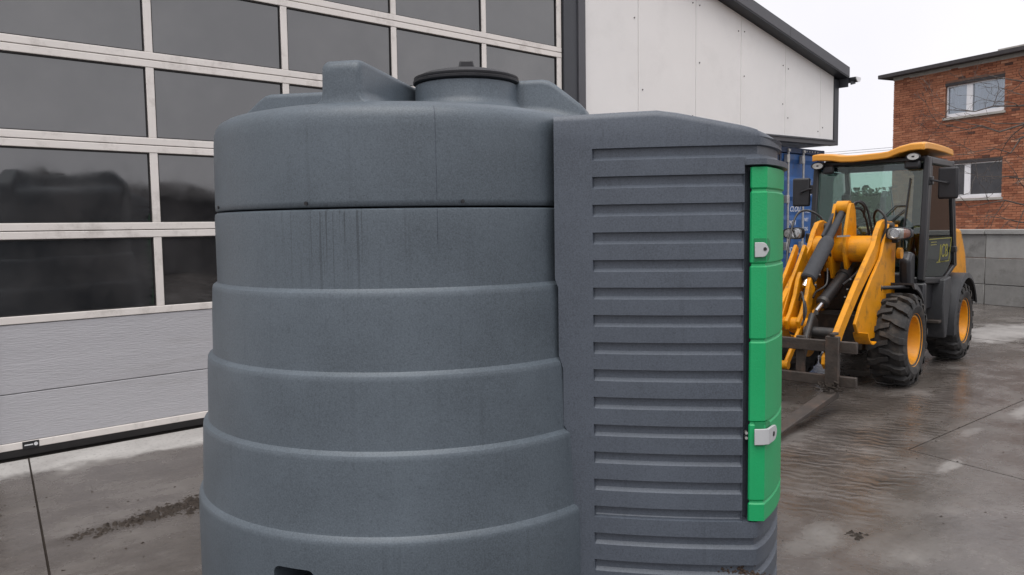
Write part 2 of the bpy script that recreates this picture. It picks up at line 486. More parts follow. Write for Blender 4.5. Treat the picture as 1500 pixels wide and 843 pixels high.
def brick_material():
    m = bpy.data.materials.new("red_brick")
    t, n, l, b = nodes(m)
    at = n.new('ShaderNodeAttribute'); at.attribute_name = "tone"
    r = n.new('ShaderNodeValToRGB'); e = r.color_ramp.elements
    for p in (0.25, 0.5, 0.9): e.new(p)
    cols = [(0.0, (0.05, 0.030, 0.025)), (0.08, (0.19, 0.062, 0.032)), (0.4, (0.30, 0.110, 0.056)),
            (0.75, (0.375, 0.152, 0.082)), (1.0, (0.47, 0.24, 0.15))]
    for i, (p, c) in enumerate(cols):
        e[i].position = p; e[i].color = (*c, 1)
    l(at.outputs['Fac'], r.inputs[0])
    tc = n.new('ShaderNodeTexCoord'); nz = n.new('ShaderNodeTexNoise')
    nz.inputs['Scale'].default_value = 14; nz.inputs['Detail'].default_value = 5
    l(tc.outputs['Object'], nz.inputs['Vector'])
    hs = n.new('ShaderNodeHueSaturation'); l(r.outputs[0], hs.inputs['Color'])
    mr = n.new('ShaderNodeMapRange'); l(nz.outputs[0], mr.inputs[0])
    mr.inputs[3].default_value = 0.75; mr.inputs[4].default_value = 1.25
    l(mr.outputs[0], hs.inputs['Value'])
    l(hs.outputs[0], b.inputs['Base Color'])
    b.inputs['Roughness'].default_value = 0.88
    return m
M_BRICK = brick_material()

def glass_pane_material(name, tint=(0.012, 0.012, 0.013), ior=2.25, wave=0.35, rough=0.02, scale=0.9):
    """dark double-skinned pane: an unlit hall behind, sky mirrored in front"""
    m = bpy.data.materials.new(name)
    t, n, l, b = nodes(m)
    b.inputs['Base Color'].default_value = (*tint, 1)
    b.inputs['IOR'].default_value = ior
    tc = n.new('ShaderNodeTexCoord')
    nz = n.new('ShaderNodeTexNoise'); nz.inputs['Scale'].default_value = scale; nz.inputs['Detail'].default_value = 1.5
    l(tc.outputs['Object'], nz.inputs['Vector'])
    bp = n.new('ShaderNodeBump'); bp.inputs['Strength'].default_value = wave; bp.inputs['Distance'].default_value = 0.03
    l(nz.outputs[0], bp.inputs['Height']); l(bp.outputs[0], b.inputs['Normal'])
    # smears of dried dirt: a dull film
    n2 = n.new('ShaderNodeTexNoise'); n2.inputs['Scale'].default_value = 3.2; n2.inputs['Detail'].default_value = 8
    n2.inputs['Roughness'].default_value = 0.7
    l(tc.outputs['Object'], n2.inputs['Vector'])
    rr = n.new('ShaderNodeMapRange'); l(n2.outputs[0], rr.inputs[0])
    rr.inputs[1].default_value = 0.35; rr.inputs[2].default_value = 0.8
    rr.inputs[3].default_value = rough; rr.inputs[4].default_value = rough + 0.10
    l(rr.outputs[0], b.inputs['Roughness'])
    oi = n.new('ShaderNodeObjectInfo')
    n4 = n.new('ShaderNodeTexNoise'); n4.noise_dimensions = '4D'; n4.inputs['Scale'].default_value = 1.7; n4.inputs['Detail'].default_value = 7; n4.inputs['Roughness'].default_value = 0.65
    l(tc.outputs['Object'], n4.inputs['Vector'])
    mw = n.new('ShaderNodeMath'); mw.operation = 'MULTIPLY'; mw.inputs[1].default_value = 40.0; l(oi.outputs['Random'], mw.inputs[0]); l(mw.outputs[0], n4.inputs['W'])
    rc = n.new('ShaderNodeValToRGB'); rc.color_ramp.elements[0].position = 0.42; rc.color_ramp.elements[1].position = 0.78
    rc.color_ramp.elements[0].color = (*tint, 1); rc.color_ramp.elements[1].color = (tint[0] + 0.05, tint[1] + 0.047, tint[2] + 0.046, 1)
    l(n4.outputs[0], rc.inputs[0]); l(rc.outputs[0], b.inputs['Base Color'])
    return m
M_PANE = glass_pane_material("tinted_hall_glazing")
M_HOUSEGLASS = glass_pane_material("house_glazing_dark", (0.02, 0.02, 0.024), 1.5, 0.1)

def clear_glass(name, tint, refl=0.10):
    m = bpy.data.materials.new(name)
    t, n, l, b = nodes(m)
    n.remove(b)
    tr = n.new('ShaderNodeBsdfTransparent'); tr.inputs[0].default_value = (*tint, 1)
    gl = n.new('ShaderNodeBsdfGlossy'); gl.inputs['Roughness'].default_value = 0.02
    gl.inputs[0].default_value = (0.95, 1, 1, 1)
    fr = n.new('ShaderNodeFresnel'); fr.inputs[0].default_value = 1.5
    ad = n.new('ShaderNodeMath'); ad.operation = 'MULTIPLY_ADD'; ad.use_clamp = True
    ad.inputs[1].default_value = 1.0; ad.inputs[2].default_value = refl
    l(fr.outputs[0], ad.inputs[0])
    mx = n.new('ShaderNodeMixShader')
    l(ad.outputs[0], mx.inputs[0]); l(tr.outputs[0], mx.inputs[1]); l(gl.outputs[0], mx.inputs[2])
    l(mx.outputs[0], n['Material Output'].inputs['Surface'])
    return m
M_CABGLASS = clear_glass("green_cab_glass", (0.74, 0.84, 0.80), 0.02)
M_DOORGLASS = clear_glass("tinted_door_glass", (0.40, 0.50, 0.49), 0.03)
M_LENS = clear_glass("lamp_lens", (0.9, 0.9, 0.9), 0.05)
M_NETGLASS = clear_glass("house_glazing_clear", (0.85, 0.87, 0.9), 0.03)

# ================================================================== GROUND
earth = MB()
earth.add([(-900, -900, -0.03), (900, -900, -0.03), (900, 900, -0.03), (-900, 900, -0.03)], [(0, 1, 2, 3)])
ground = tag(earth.build('ground', M_EARTH, smooth=0), kind='structure')
yard = MB()
yard.box(-9, 26, -11.5, 9.0, -0.028, -0.017)
tag(yard.build('yard_bed', M_SOIL, smooth=0), kind='structure')
yd = tag(bpy.data.objects.new('yard', None), kind='structure'); COL.objects.link(yd)
# concrete slabs between sawn joints: slanted cross joints, then rows
XL = [(-9.0, 0.17), (-4.3, 0.17), (1.153 - 5.931 * 0.170, 0.170), (5.387 - 2.458 * 0.245, 0.245), (10.2, 0.2), (15.0, 0.15), (20.5, 0.1), (26, 0.0)]
ROWS = {0: [-11.5, -3.5, 1.2, 5.93], 1: [-11.5, -3.5, 1.2, 5.93], 2: [-11.5, -3.5, 5.93],
        3: [-11.5, -3.0, 2.03, 5.93], 4: [-11.5, -3.0, 1.9, 5.93], 5: [-11.5, -3, 1.8, 9.0], 6: [-11.5, -3, 1.8, 9.0]}
for i in range(len(XL) - 1):
    (xa, ka), (xb, kb) = XL[i], XL[i + 1]
    rows = ROWS[i]
    for j in range(len(rows) - 1):
        g = 0.0055
        y0, y1 = rows[j] + g, rows[j + 1] - (g if j < len(rows) - 2 else 0)
        s = -0.0357 if i == 3 else 0.0
        def P(xl, k, y, sg):
            yy = y + (s * (xl + k * y - 5.3) if -11 < y < 5 else 0)
            return (xl + k * yy + sg, yy)
        q = [P(xa, ka, y0, g), P(xb, kb, y0, -g), P(xb, kb, y1, -g), P(xa, ka, y1, g)]
        dz = random.uniform(-0.002, 0.002)
        b = MB()
        b.add([(x, y, -0.02) for x, y in q] + [(x, y, dz) for x, y in q],
              [(3, 2, 1, 0), (4, 5, 6, 7), (0, 1, 5, 4), (1, 2, 6, 5), (2, 3, 7, 6), (3, 0, 4, 7)])
        b.build('concrete_slab', M_GROUND, yd, smooth=0)

# ================================================================== INDUSTRIAL BUILDING
hall = thing('industrial_building', 'white clad workshop with sloping dark roof edge and glazed sectional door', 'building', Matrix.Translation((0, 6, 0)))
Z0 = Matrix.Translation((0, -6, 0))
def H(mb, name, m_, **k):
    o = mb.build(name, m_, hall, **k)
    o.matrix_local = Z0
    return o
def roofz(x): return 3.707 + 0.1896 * (12.381 - x)
def beamz(x): return 2.700 + 0.0178 * (x - 10.55)
# wall panels (white sheets, each its own) right of the door
seams = [6.590, 7.537, 8.681, 9.717, 10.888, 11.946, 12.371]
screw_me = None
for i in range(len(seams) - 1):
    a, b = seams[i] + 0.004, seams[i + 1] - 0.004
    low = 0.02 if b < 9.75 else None
    za, zb = (low, low) if low is not None else (beamz(a), beamz(b))
    p = MB().prism([(a, za), (b, zb), (b, roofz(b)), (a, roofz(a))], facade_M(0, 6.03, 0), 0.06)
    po = H(p, 'wall_panel', M_WHITE, smooth=0, bevel=0.003, seg=1)
    # fixing screws near the long edges
    for sx in (a + 0.07, b - 0.07):
        zt = roofz(sx) - 0.14
        for k in range(3):
            z = zt - k * 0.62 - random.uniform(0, 0.3)
            if z < 2.8 or random.random() < 0.42: continue
            s = MB().cyl((sx, 5.999, z), (sx, 5.992, z), 0.009, 8)
            so = s.build('screw', M_SCREW, po)
# wall sheets left of the door and above it
for a, b in ((-5.0, -3.9), (-3.9, -2.8), (-2.8, -1.7), (-1.7, -0.6), (-0.6, 0.66)):
    p = MB().prism([(a + .004, 0.02), (b - .004, 0.02), (b - .004, roofz(b)), (a + .004, roofz(a))], facade_M(0, 6.03, 0), 0.06)
    H(p, 'wall_panel', M_WHITE, smooth=0, bevel=0.003, seg=1)
for k in range(5):
    a = 0.67 + k * 1.184; b = a + 1.184
    p = MB().prism([(a + .004, 4.62), (b - .004, 4.62), (b - .004, roofz(b)), (a + .004, roofz(a))], facade_M(0, 6.03, 0), 0.06)
    H(p, 'wall_panel', M_WHITE, smooth=0, bevel=0.003, seg=1)
H(MB().box(0.66, 6.586, 5.985, 6.10, 4.52, 4.616), 'lintel', M_ANTH, bevel=0.004)
# door jambs: dark reveal and lighter trim
H(MB().box(6.272, 6.475, 5.975, 6.16, 0.0, 4.515), 'door_jamb', M_ANTH, bevel=0.004)
H(MB().box(6.478, 6.586, 5.955, 6.12, 0.0, 4.515), 'jamb_trim', M_ANTH2, bevel=0.004)
H(MB().box(6.262, 6.272, 6.0, 6.05, 0.0, 4.515), 'door_seal', M_RUBBER)
H(MB().box(0.80, 0.975, 5.975, 6.16, 0.0, 4.515), 'door_jamb', M_ANTH, bevel=0.004)
H(MB().box(0.668, 0.797, 5.955, 6.12, 0.0, 4.515), 'jamb_trim', M_ANTH2, bevel=0.004)
# corner post and the beam under the overhanging wall
H(MB().box(12.375, 12.52, 5.985, 6.13, 2.655, roofz(12.5) - 0.005), 'corner_post', M_ANTH, bevel=0.006)
bmM = facade_M(0, 6.03, 0)
H(MB().prism([(9.72, beamz(9.72) - 0.085), (12.372, beamz(12.372) - 0.085), (12.372, beamz(12.372) - 0.003), (9.72, beamz(9.72) - 0.003)], bmM, 0.12), 'lower_beam', M_ANTH2, smooth=0, bevel=0.006)
H(MB().prism([(9.72, beamz(9.72) - 0.025), (12.372, beamz(12.372) - 0.025), (12.372, beamz(12.372) - 0.004), (9.72, beamz(9.72) - 0.004)], facade_M(0, 5.962, 0), 0.03), 'drip_flashing', M_ANTH, smooth=0)
# roof edge: fascia, soffit, roof sheet
def slope_prism(x0, x1, zo0, zo1, y0, y1):
    return MB().prism([(x0, roofz(x0) + zo0), (x1, roofz(x1) + zo0), (x1, roofz(x1) + zo1), (x0, roofz(x0) + zo1)],
                      facade_M(0, (y0 + y1) / 2, 0), y1 - y0)
for xa, xb in ((-5.2, -1.2), (-1.2, 3.2), (3.2, 7.2), (7.2, 10.71), (10.71, 12.55)):
    H(slope_prism(xa + .002, xb - .002, 0.022, 0.175, 5.83, 5.85), 'fascia_board', M_ANTH2, smooth=0, bevel=0.004)
H(slope_prism(-5.2, 12.545, 0.003, 0.020, 5.835, 6.2), 'soffit', mat('shade_painted_soffit', (0.016, 0.018, 0.024), 0.5), smooth=0)  # shade of the underside put into the soffit's darker colour
H(slope_prism(-5.2, 12.55, 0.06, 0.16, 5.852, 17.0), 'roof', M_ANTH2, smooth=0)
H(MB().prism([(12.525, 3.55), (12.548, 3.55), (12.548, roofz(12.55) + 0.02), (12.525, roofz(12.525) + 0.02)], facade_M(0, 11.0, 0), 10.3), 'eave_board', M_ANTH, smooth=0)
# half-round gutter along the side eave, its near end with a white cap
gpro = []
for k in range(13):
    a = pi + pi * k / 12
    gpro.append((12.66 + 0.075 * cos(a), 3.70 + 0.075 * sin(a)))
gpro += [(12.66 + 0.065 * cos(2 * pi - pi * k / 12), 3.70 + 0.065 * sin(2 * pi - pi * k / 12)) for k in range(13)]
H(MB().prism(gpro, facade_M(0, 11.3, 0), 11.1), 'gutter', M_ANTH, smooth=40)
H(MB().prism([(12.66 + 0.077 * cos(pi + pi * k / 12), 3.70 + 0.077 * sin(pi + pi * k / 12)) for k in range(13)], facade_M(0, 5.745, 0), 0.012), 'gutter_end_cap', M_PVC)
H(MB().bar((12.53, 5.80, 3.60), (12.66, 5.80, 3.63), 0.02, 0.05), 'gutter_bracket', M_ANTH)
# side and back walls of the hall
H(MB().box(12.44, 12.5, 6.14, 17.0, 2.66, 3.66), 'side_wall', M_WHITE, smooth=0)
H(MB().box(-5.0, 9.7, 16.9, 17.0, 0.0, 3.7), 'back_wall', M_WHITE, smooth=0)
H(MB().box(9.65, 9.71, 6.07, 16.89, 0.0, 2.69), 'side_wall', M_ANTH2, smooth=0)
H(MB().box(-5.0, -4.95, 6.07, 16.89, 0.0, 6.9), 'side_wall', M_WHITE, smooth=0)
H(MB().box(12.36, 12.46, 16.7, 16.8, 0.0, 3.6), 'support_post', M_ANTH)

# ---- sectional overhead door
DX = [1.013, 2.056, 3.099, 4.143, 5.187]
DXE = 6.225
DZ = [0.8716, 1.473, 2.0716, 2.671, 3.271, 3.871, 4.47]
door = tag(bpy.data.objects.new('sectional_door', None))
COL.objects.link(door); door.parent = hall; door.matrix_local = Z0
def D(mb, name, m_, **k): return mb.build(name, m_, door, **k)
RH = 0.0525
for i, z in enumerate(DZ):
    if i > 0:
        D(MB().box(0.985, 6.258, 6.0, 6.045, z - RH, z - 0.0025), 'rail', M_ALU, bevel=0.004)
    if i < len(DZ) - 1:
        D(MB().box(0.985, 6.258, 6.0, 6.045, z + 0.0025, z + RH), 'rail', M_ALU, bevel=0.004)
for i in range(len(DZ) - 1):
    z0, z1 = DZ[i] + RH + 0.001, DZ[i + 1] - RH - 0.001
    xs = DX + [DXE]
    for k, x in enumerate(xs):
        hw = 0.0275 if k < 5 else 0.033
        D(MB().box(x - hw, x + hw, 6.003, 6.043, z0, z1), 'mullion', M_ALU, bevel=0.003)
    for k in range(5):
        a, b = xs[k] + 0.028, xs[k + 1] - 0.028 if k < 4 else xs[5] - 0.034
        # pane leans a hair out of plane like real acrylic does
        t1, t2 = random.uniform(-.0015, .0015), random.uniform(-.0015, .0015)
        pv = [(a, 6.024 + t1, z0), (b, 6.024 + t2, z0), (b, 6.024 - t1, z1), (a, 6.024 - t2, z1)]
        pm = MB().add(pv + [(x, y + 0.012, z) for x, y, z in pv],
                      [(0, 1, 2, 3), (7, 6, 5, 4), (0, 4, 5, 1), (1, 5, 6, 2), (2, 6, 7, 3), (3, 7, 4, 0)])
        D(pm, 'glass_pane', M_PANE, smooth=0)
        # black glazing gasket round the pane
        g = MB()
        g.box(a, b, 6.012, 6.022, z0, z0 + .007); g.box(a, b, 6.012, 6.022, z1 - .010, z1)
        g.box(a, a + .007, 6.012, 6.022, z0 + .007, z1 - .010); g.box(b - .007, b, 6.012, 6.022, z0 + .007, z1 - .010)
        D(g, 'gasket', M_RUBBER, smooth=0)
def stucco(x0, x1, z0, z1):
    return MB().box(x0, x1, 6.006, 6.046, z0, z1)
D(stucco(0.985, 6.258, 0.4225, 0.8690), 'door_panel', M_PANEL, bevel=0.004)
D(stucco(0.985, 6.258, 0.1020, 0.4175), 'door_panel', M_PANEL, bevel=0.004)
D(MB().box(0.985, 6.258, 6.000, 6.046, 0.052, 0.100), 'bottom_rail', M_ALU, bevel=0.004)
D(MB().box(0.985, 6.258, 6.003, 6.044, 0.006, 0.050), 'bottom_seal', M_RUBBER)
st = MB().box(1.135, 1.232, 5.9975, 5.9995, 0.050, 0.098)
sto = D(st, 'maker_sticker', M_BLACKP, smooth=0)
D(MB().box(1.146, 1.196, 5.9968, 5.9973, 0.070, 0.078), 'sticker_print', M_WTXT, smooth=0)
D(MB().cyl((1.213, 5.9974, 0.075), (1.213, 5.9966, 0.075), 0.012, 14), 'sticker_mark', M_WTXT)

# ================================================================== SHIPPING CONTAINER
CY = 6.10
con = thing('shipping_container', 'blue steel shipping container with galvanised lock rods under the white wall', 'container', Matrix.Translation((10.96, CY, 0)))
def Cn(mb, name, m_, **k):
    o = mb.build(name, m_, con, **k); o.matrix_local = Matrix.Translation((-10.96, -CY, 0)); return o
CX0, CXM, CX1 = 9.73, 10.98, 12.31
# corrugated body behind the doors
body = MB()
nc = 60
prof = []
for k in range(nc):
    y = CY + 0.12 + k * 0.17
    d = 0.0 if (k // 2) % 2 == 0 else 0.035
    prof.append((y, d))
vs = []; fs = []
for (y, d) in prof:
    vs += [(CX1 - d - 0.01, y, 0.12), (CX1 - d - 0.01, y, 2.5)]
for k in range(nc - 1): fs.append((2 * k, 2 * k + 2, 2 * k + 3, 2 * k + 1))
body.add(vs, fs)
yE = prof[-1][0]
body.box(CX0 + .02, CX1 - .05, CY + .16, yE, 0.12, 2.5)
Cn(body, 'container_body', M_BLUE)
Cn(MB().box(CX0, CX0 + .11, CY, CY + .16, 0.0, 2.57), 'corner_post', M_DBLUE, bevel=.008)
Cn(MB().box(CX1 - .075, CX1, CY, CY + .16, 0.0, 2.57), 'corner_post', M_DBLUE, bevel=.008)
Cn(MB().box(CX0 + .112, CX1 - .077, CY + .01, CY + .15, 2.49, 2.57), 'header', M_DBLUE, bevel=.006)
Cn(MB().box(CX0 + .112, CX1 - .077, CY + .01, CY + .15, 0.0, 0.13), 'sill', M_DBLUE, bevel=.006)
def leaf(x0, x1):
    # door leaf with wide horizontal pressed waves
    z = 0.15; pts = []
    zs = [(0.14, 0), (0.34, 0), (0.40, .03), (0.62, .03), (0.68, 0), (0.92, 0), (0.98, .03), (1.20, .03), (1.26, 0), (1.50, 0),
          (1.56, .03), (1.78, .03), (1.84, 0), (2.08, 0), (2.14, .03), (2.34, .03), (2.40, 0), (2.48, 0)]
    v = []; f = []
    for zz, d in zs:
        v += [(x0, CY + .05 + d, zz), (x1, CY + .05 + d, zz), (x0, CY + .10, zz), (x1, CY + .10, zz)]
    for k in range(len(zs) - 1):
        o = 4 * k
        f += [(o, o + 1, o + 5, o + 4), (o + 2, o + 6, o + 7, o + 3), (o, o + 4, o + 6, o + 2), (o + 1, o + 3, o + 7, o + 5)]
    f += [(0, 2, 3, 1), (len(v) - 4, len(v) - 3, len(v) - 1, len(v) - 2)]
    return MB().add(v, f)
for (a, b, bars) in ((CX0 + .115, CXM - .012, (10.08, 10.62)), (CXM + .012, CX1 - .08, (11.192, 11.645))):
    lf = Cn(leaf(a + .055, b - .055), 'container_door', M_BLUE, smooth=20)
    fr = MB()
    fr.box(a, a + .053, CY + .03, CY + .10, .14, 2.48); fr.box(b - .053, b, CY + .03, CY + .10, .14, 2.48)
    Cn(fr, 'door_frame', M_DBLUE, bevel=.004)
    Cn(MB().box(b + .001, b + .011, CY + .02, CY + .09, .14, 2.48), 'door_gasket', M_RUBBER)
    for bx in bars:
        rod = Cn(MB().cyl((bx, CY + .005, .08), (bx, CY + .005, 2.55), .017, 12), 'locking_rod', M_GALV)
        for bz in (0.30, 0.72, 1.10, 1.80, 2.40):
            bk = MB().box(bx - .055, bx + .02, CY - .012, CY + .045, bz - .06, bz + .06)
            bo = bk.build('rod_bracket', M_GALV, rod, bevel=.005)
        bo = MB().box(bx - .03, bx + .03, CY - .02, CY + .03, 2.50, 2.545).build('cam_lock', M_GALV, rod, bevel=.005)
        bo = MB().box(bx - .03, bx + .03, CY - .02, CY + .03, .09, .14).build('cam_lock', M_GALV, rod, bevel=.005)
        ho = MB().bar((bx, CY - .02, 1.02), (bx + .30, CY - .02, .98), .012, .035).build('rod_handle', M_GALV, rod, bevel=.003)
for k in range(5):
    Cn(MB().cyl((11.74 + k * .085, CY + .008, 2.53), (11.74 + k * .085, CY - .004, 2.53), .013, 8), 'rivet', M_GALV)
def ctext(body_, x, z, size, shear=0, sx=1.0):
    d = CY + .028
    return text_mesh(body_, size, M_WTXT, Matrix.Translation((-10.96, -CY, 0)) @ facade_M(x, d, z), con, 'lettering', shear, .0008, sx)
ctext('1151', 11.765, 2.03, .10, 0, .9)
ctext('1SO', 11.765, 1.87, .13, 0, .85)
ctext('CLOU', 11.285, 1.62, .11, .35, 1.05)
ctext('MGW', 11.285, 1.41, .11, 0, .7)
ctext('TARE', 11.74, 1.60, .075, 0, .9)
ctext('NET', 11.74, 1.47, .075, 0, .9)
ctext('22G', 11.74, 1.33, .075, 0, .9)
ctext('UOZ', 11.25, 1.0, .12, 0, .85)

# ================================================================== FUEL TANK WITH CABINET
TC = Vector((2.2915, 3.2295, 0))
tank = thing('fuel_tank', 'large grey ribbed round plastic fuel tank with louvred cabinet and green door', 'tank', Matrix.Translation((2.0463, 2.8839, 0.1568)) @ Matrix.Diagonal((0.893, 0.893, 0.893, 1)))
N_T = 224
# stepped wall of the tank, bottom to seam (r, z)
FOOT = -0.1745
tp = [(0.02, FOOT), (0.98, FOOT), (0.996, FOOT + 0.02), (1.004, FOOT + 0.06), (1.003, 0.20), (1.0015, 0.270), (1.000, 0.284), (0.997, 0.2915), (0.987, 0.3035), (0.9835, 0.307), (0.9815, 0.318),
      (0.976, 0.48), (0.972, 0.588), (0.9705, 0.602), (0.967, 0.610), (0.952, 0.6205), (0.949, 0.624), (0.948, 0.636),
      (0.945, 0.78), (0.941, 0.884), (0.9395, 0.898), (0.936, 0.906), (0.921, 0.9165), (0.918, 0.920), (0.917, 0.932),
      (0.914, 1.08), (0.909, 1.198), (0.9075, 1.212), (0.904, 1.220), (0.889, 1.2305), (0.8865, 1.234), (0.886, 1.246),
      (0.886, 1.40), (0.886, 1.515), (0.884, 1.5315), (0.875, 1.5375), (0.80, 1.538), (0.02, 1.538)]
base = MB().lathe(tp, N_T)
tb = base.build('tank_body', M_TANK, None, smooth=24)
# fork pocket cut right through the foot
def cutter(ang, r0, r1, w_, z0, z1, rad=0.03):
    pts = []
    for cx, cz, a0 in ((w_ / 2 - rad, z1 - rad, 0), (-w_ / 2 + rad, z1 - rad, pi / 2)):
        for k in range(7):
            a = a0 + pi / 2 * k / 6
            pts.append((cx + rad * cos(a), cz + rad * sin(a)))
    pts += [(-w_ / 2, z0), (w_ / 2, z0)]
    ca, sa = cos(ang), sin(ang)
    M = Matrix(((-sa, 0, ca, ca * (r0 + r1) / 2), (ca, 0, sa, sa * (r0 + r1) / 2), (0, 1, 0, 0), (0, 0, 0, 1)))
    return MB().prism(pts, M, r1 - r0)
for k in range(4):
    ang = radians(-153.4) + k * pi / 2
    c = cutter(ang, 0.72, 1.3, 0.185, 0.055, 0.172)
    co = c.build('pocket_cut_tmp', M_TANK, None, smooth=0)
    bo = tb.modifiers.new('b', 'BOOLEAN'); bo.operation = 'DIFFERENCE'; bo.object = co; bo.solver = 'EXACT'
    dg = bpy.context.evaluated_depsgraph_get()
    me = bpy.data.meshes.new_from_object(tb.evaluated_get(dg))
    tb.modifiers.remove(bo)
    old = tb.data; tb.data = me
    bpy.data.meshes.remove(old)
    bpy.data.objects.remove(co)
tb.data.name = 'tank_body'
tb.data.set_sharp_from_angle(angle=radians(24))
tb.parent = tank
# upper section, sits on the seam
topp = [(0.80, 1.5435), (0.874, 1.544), (0.881, 1.549), (0.882, 1.57), (0.8805, 1.70), (0.878, 1.84), (0.875, 1.876), (0.868, 1.900), (0.853, 1.922),
        (0.825, 1.938), (0.76, 1.953), (0.66, 1.966), (0.50, 1.977), (0.30, 1.982), (0.02, 1.984)]
to = MB().lathe(topp, N_T).build('tank_top', M_TANK, tank, smooth=60)
# local axes on the tank top: lateral (picture right) and towards the yard
az = 0.617
VD = Vector((sin(az), cos(az), 0)); LAT = Vector((cos(az), -sin(az), 0)); TOW = -VD
def tl(lat, tow, z): return LAT * lat + TOW * tow + Vector((0, 0, z))
# moulded lugs: flat-topped radial ribs with a sloping outer face
for deg_ in (-20, 70, -110, 160):
    a = radians(deg_)
    d = LAT * sin(a) + TOW * cos(a); s = LAT * cos(a) - TOW * sin(a)
    lg = MB(); vs = []
    steep = deg_ == -20            # the front lug ends in an upright face, the others slope to the rim
    sec = [(0.05, 0.078, 2.120), (0.60, 0.082, 2.124)]
    if steep: sec += [(0.690, 0.083, 2.124), (0.715, 0.083, 2.121), (0.732, 0.080, 2.112), (0.742, 0.074, 2.098), (0.746, 0.066, 2.082)]
    else: sec += [(0.675, 0.083, 2.124), (0.705, 0.083, 2.117), (0.735, 0.084, 2.098), (0.850, 0.087, 2.004), (0.868, 0.086, 1.984), (0.880, 0.083, 1.955), (0.884, 0.080, 1.92)]
    def dome(r):
        pr_ = [(b_, z_) for b_, z_ in topp[3:]]
        for (ra, za), (rb, zb_) in zip(pr_, pr_[1:]):
            if rb <= r <= ra: return za + (zb_ - za) * (ra - r) / max(1e-6, ra - rb)
        return 1.86
    for r, hw, zt in sec:
        zd = min(dome(r), zt - 0.03)
        hlf = [(hw + 0.050, zd - 0.012), (hw + 0.024, zd + 0.003), (hw + 0.010, zd + 0.014), (hw + 0.003, min(zd + 0.040, zt - 0.024))]
        rd = min(0.026, (zt - zd) * 0.6)
        for k in range(5):
            a_ = pi / 2 * k / 4
            hlf.append((hw - rd + rd * cos(a_), zt - rd + rd * sin(a_)))
        for (w_, z_) in hlf + [(-w_, z_) for w_, z_ in reversed(hlf)]:
            vs.append(d * r + s * w_ + Vector((0, 0, z_)))
    fs = []
    for k in range(len(sec) - 1):
        for e_ in range(17):
            o = 18 * k + e_
            fs.append((o, o + 1, o + 19, o + 18))
    o = 18 * (len(sec) - 1)
    fs += [tuple(reversed(range(18))), tuple(range(o, o + 18))]
    lg.add(vs, fs)
    lo = lg.build('lug', M_TANK, tank, smooth=50)
# manhole neck and black screw lid
NK = LAT * 0.275 + TOW * 0.20
MN = Matrix.Translation(NK)
MB().lathe([(0.315, 1.965), (0.275, 1.985), (0.247, 2.003), (0.236, 2.03), (0.233, 2.10), (0.22, 2.108), (0.05, 2.108)], 64, MN).build('manhole_neck', M_TANK, tank, smooth=50)
lid = MB().lathe([(0.05, 2.106), (0.236, 2.107), (0.243, 2.112), (0.244, 2.121), (0.238, 2.125), (0.240, 2.129), (0.240, 2.137), (0.226, 2.142), (0.215, 2.142),
                  (0.205, 2.152), (0.16, 2.164), (0.08, 2.174), (0.02, 2.176)], 64, MN).build('manhole_lid', M_BLACKP, tank, smooth=40)
hd = MB()
hm = MN @ Matrix.Rotation(radians(12), 4, 'Z')
# shallow grip rib across the lid and a raised hub
hp = [(-0.11, 0), (-0.09, 0.02), (-0.035, 0.032), (-0.03, 0.058), (0.03, 0.058), (0.035, 0.032), (0.09, 0.02), (0.11, 0)]
Ml = Matrix(((LAT.x, 0, TOW.x, NK.x), (LAT.y, 0, TOW.y, NK.y), (0, 1, 0, 2.160), (0, 0, 0, 1)))
hd.prism(hp, Ml, 0.05)
hd.build('lid_grip', M_BLACKP, lid, smooth=30, bevel=0.006)
rg = MB()
for k in range(9):
    a0 = radians(-62) + k * radians(124) / 8
rg.tube([NK + LAT * (0.19 * sin(radians(-10 + 95 * k / 12))) - TOW * (0.19 * cos(radians(-10 + 95 * k / 12))) + Vector((0, 0, 2.158)) for k in range(13)], 0.012, 8)
rg.tube([NK - LAT * (0.19 * sin(radians(-10 + 95 * k / 12))) - TOW * (0.19 * cos(radians(-10 + 95 * k / 12))) + Vector((0, 0, 2.158)) for k in range(13)], 0.010, 8)
rg.build('lid_rib', M_BLACKP, lid)
# bolts along the seam
for ang in (-151.5, -112.0, -72, -32, 8, 48, 88, 128, 168):
    a = radians(ang)
    p = Vector((cos(a), sin(a), 0))
    MB().cyl(p * 0.876 + Vector((0, 0, 1.561)), p * 0.887 + Vector((0, 0, 1.561)), 0.0075, 10).build('bolt', M_BLACKP, tank)
# mould parting line: a thin raised seam following the wall
def seam_line(ang, prof, name):
    a = radians(ang); p = Vector((cos(a), sin(a), 0)); q = Vector((-sin(a), cos(a), 0))
    v = []; f = []
    for i, (r, z) in enumerate(prof):
        v += [p * (r - 0.002) - q * 0.0022 + Vector((0, 0, z)), p * (r + 0.0016) + Vector((0, 0, z)), p * (r - 0.002) + q * 0.0022 + Vector((0, 0, z))]
    for i in range(len(prof) - 1):
        o = 3 * i
        f += [(o, o + 1, o + 4, o + 3), (o + 1, o + 2, o + 5, o + 4)]
    return MB().add(v, f).build(name, M_CAB, tank, smooth=0)
for ang in (-118.5, 61.5):
    seam_line(ang, topp[3:9], 'mould_seam')
    seam_line(ang, tp[32:35], 'mould_seam')

# ---- dispensing cabinet on the tank's side
CA = radians(140.3)
AX = Vector((sin(CA), cos(CA), 0)); NX = Vector((AX.y, -AX.x, 0))     # axis outwards, side towards the yard
WH, TCR, SAG, EXF = 0.54, 1.562, 0.158, 2.0
def flange_t(z):
    for zt, t in ((0.325, 0.816), (0.64, 0.797), (0.93, 0.780), (1.245, 0.763), (9, 0.750)):
        if z < zt: return t
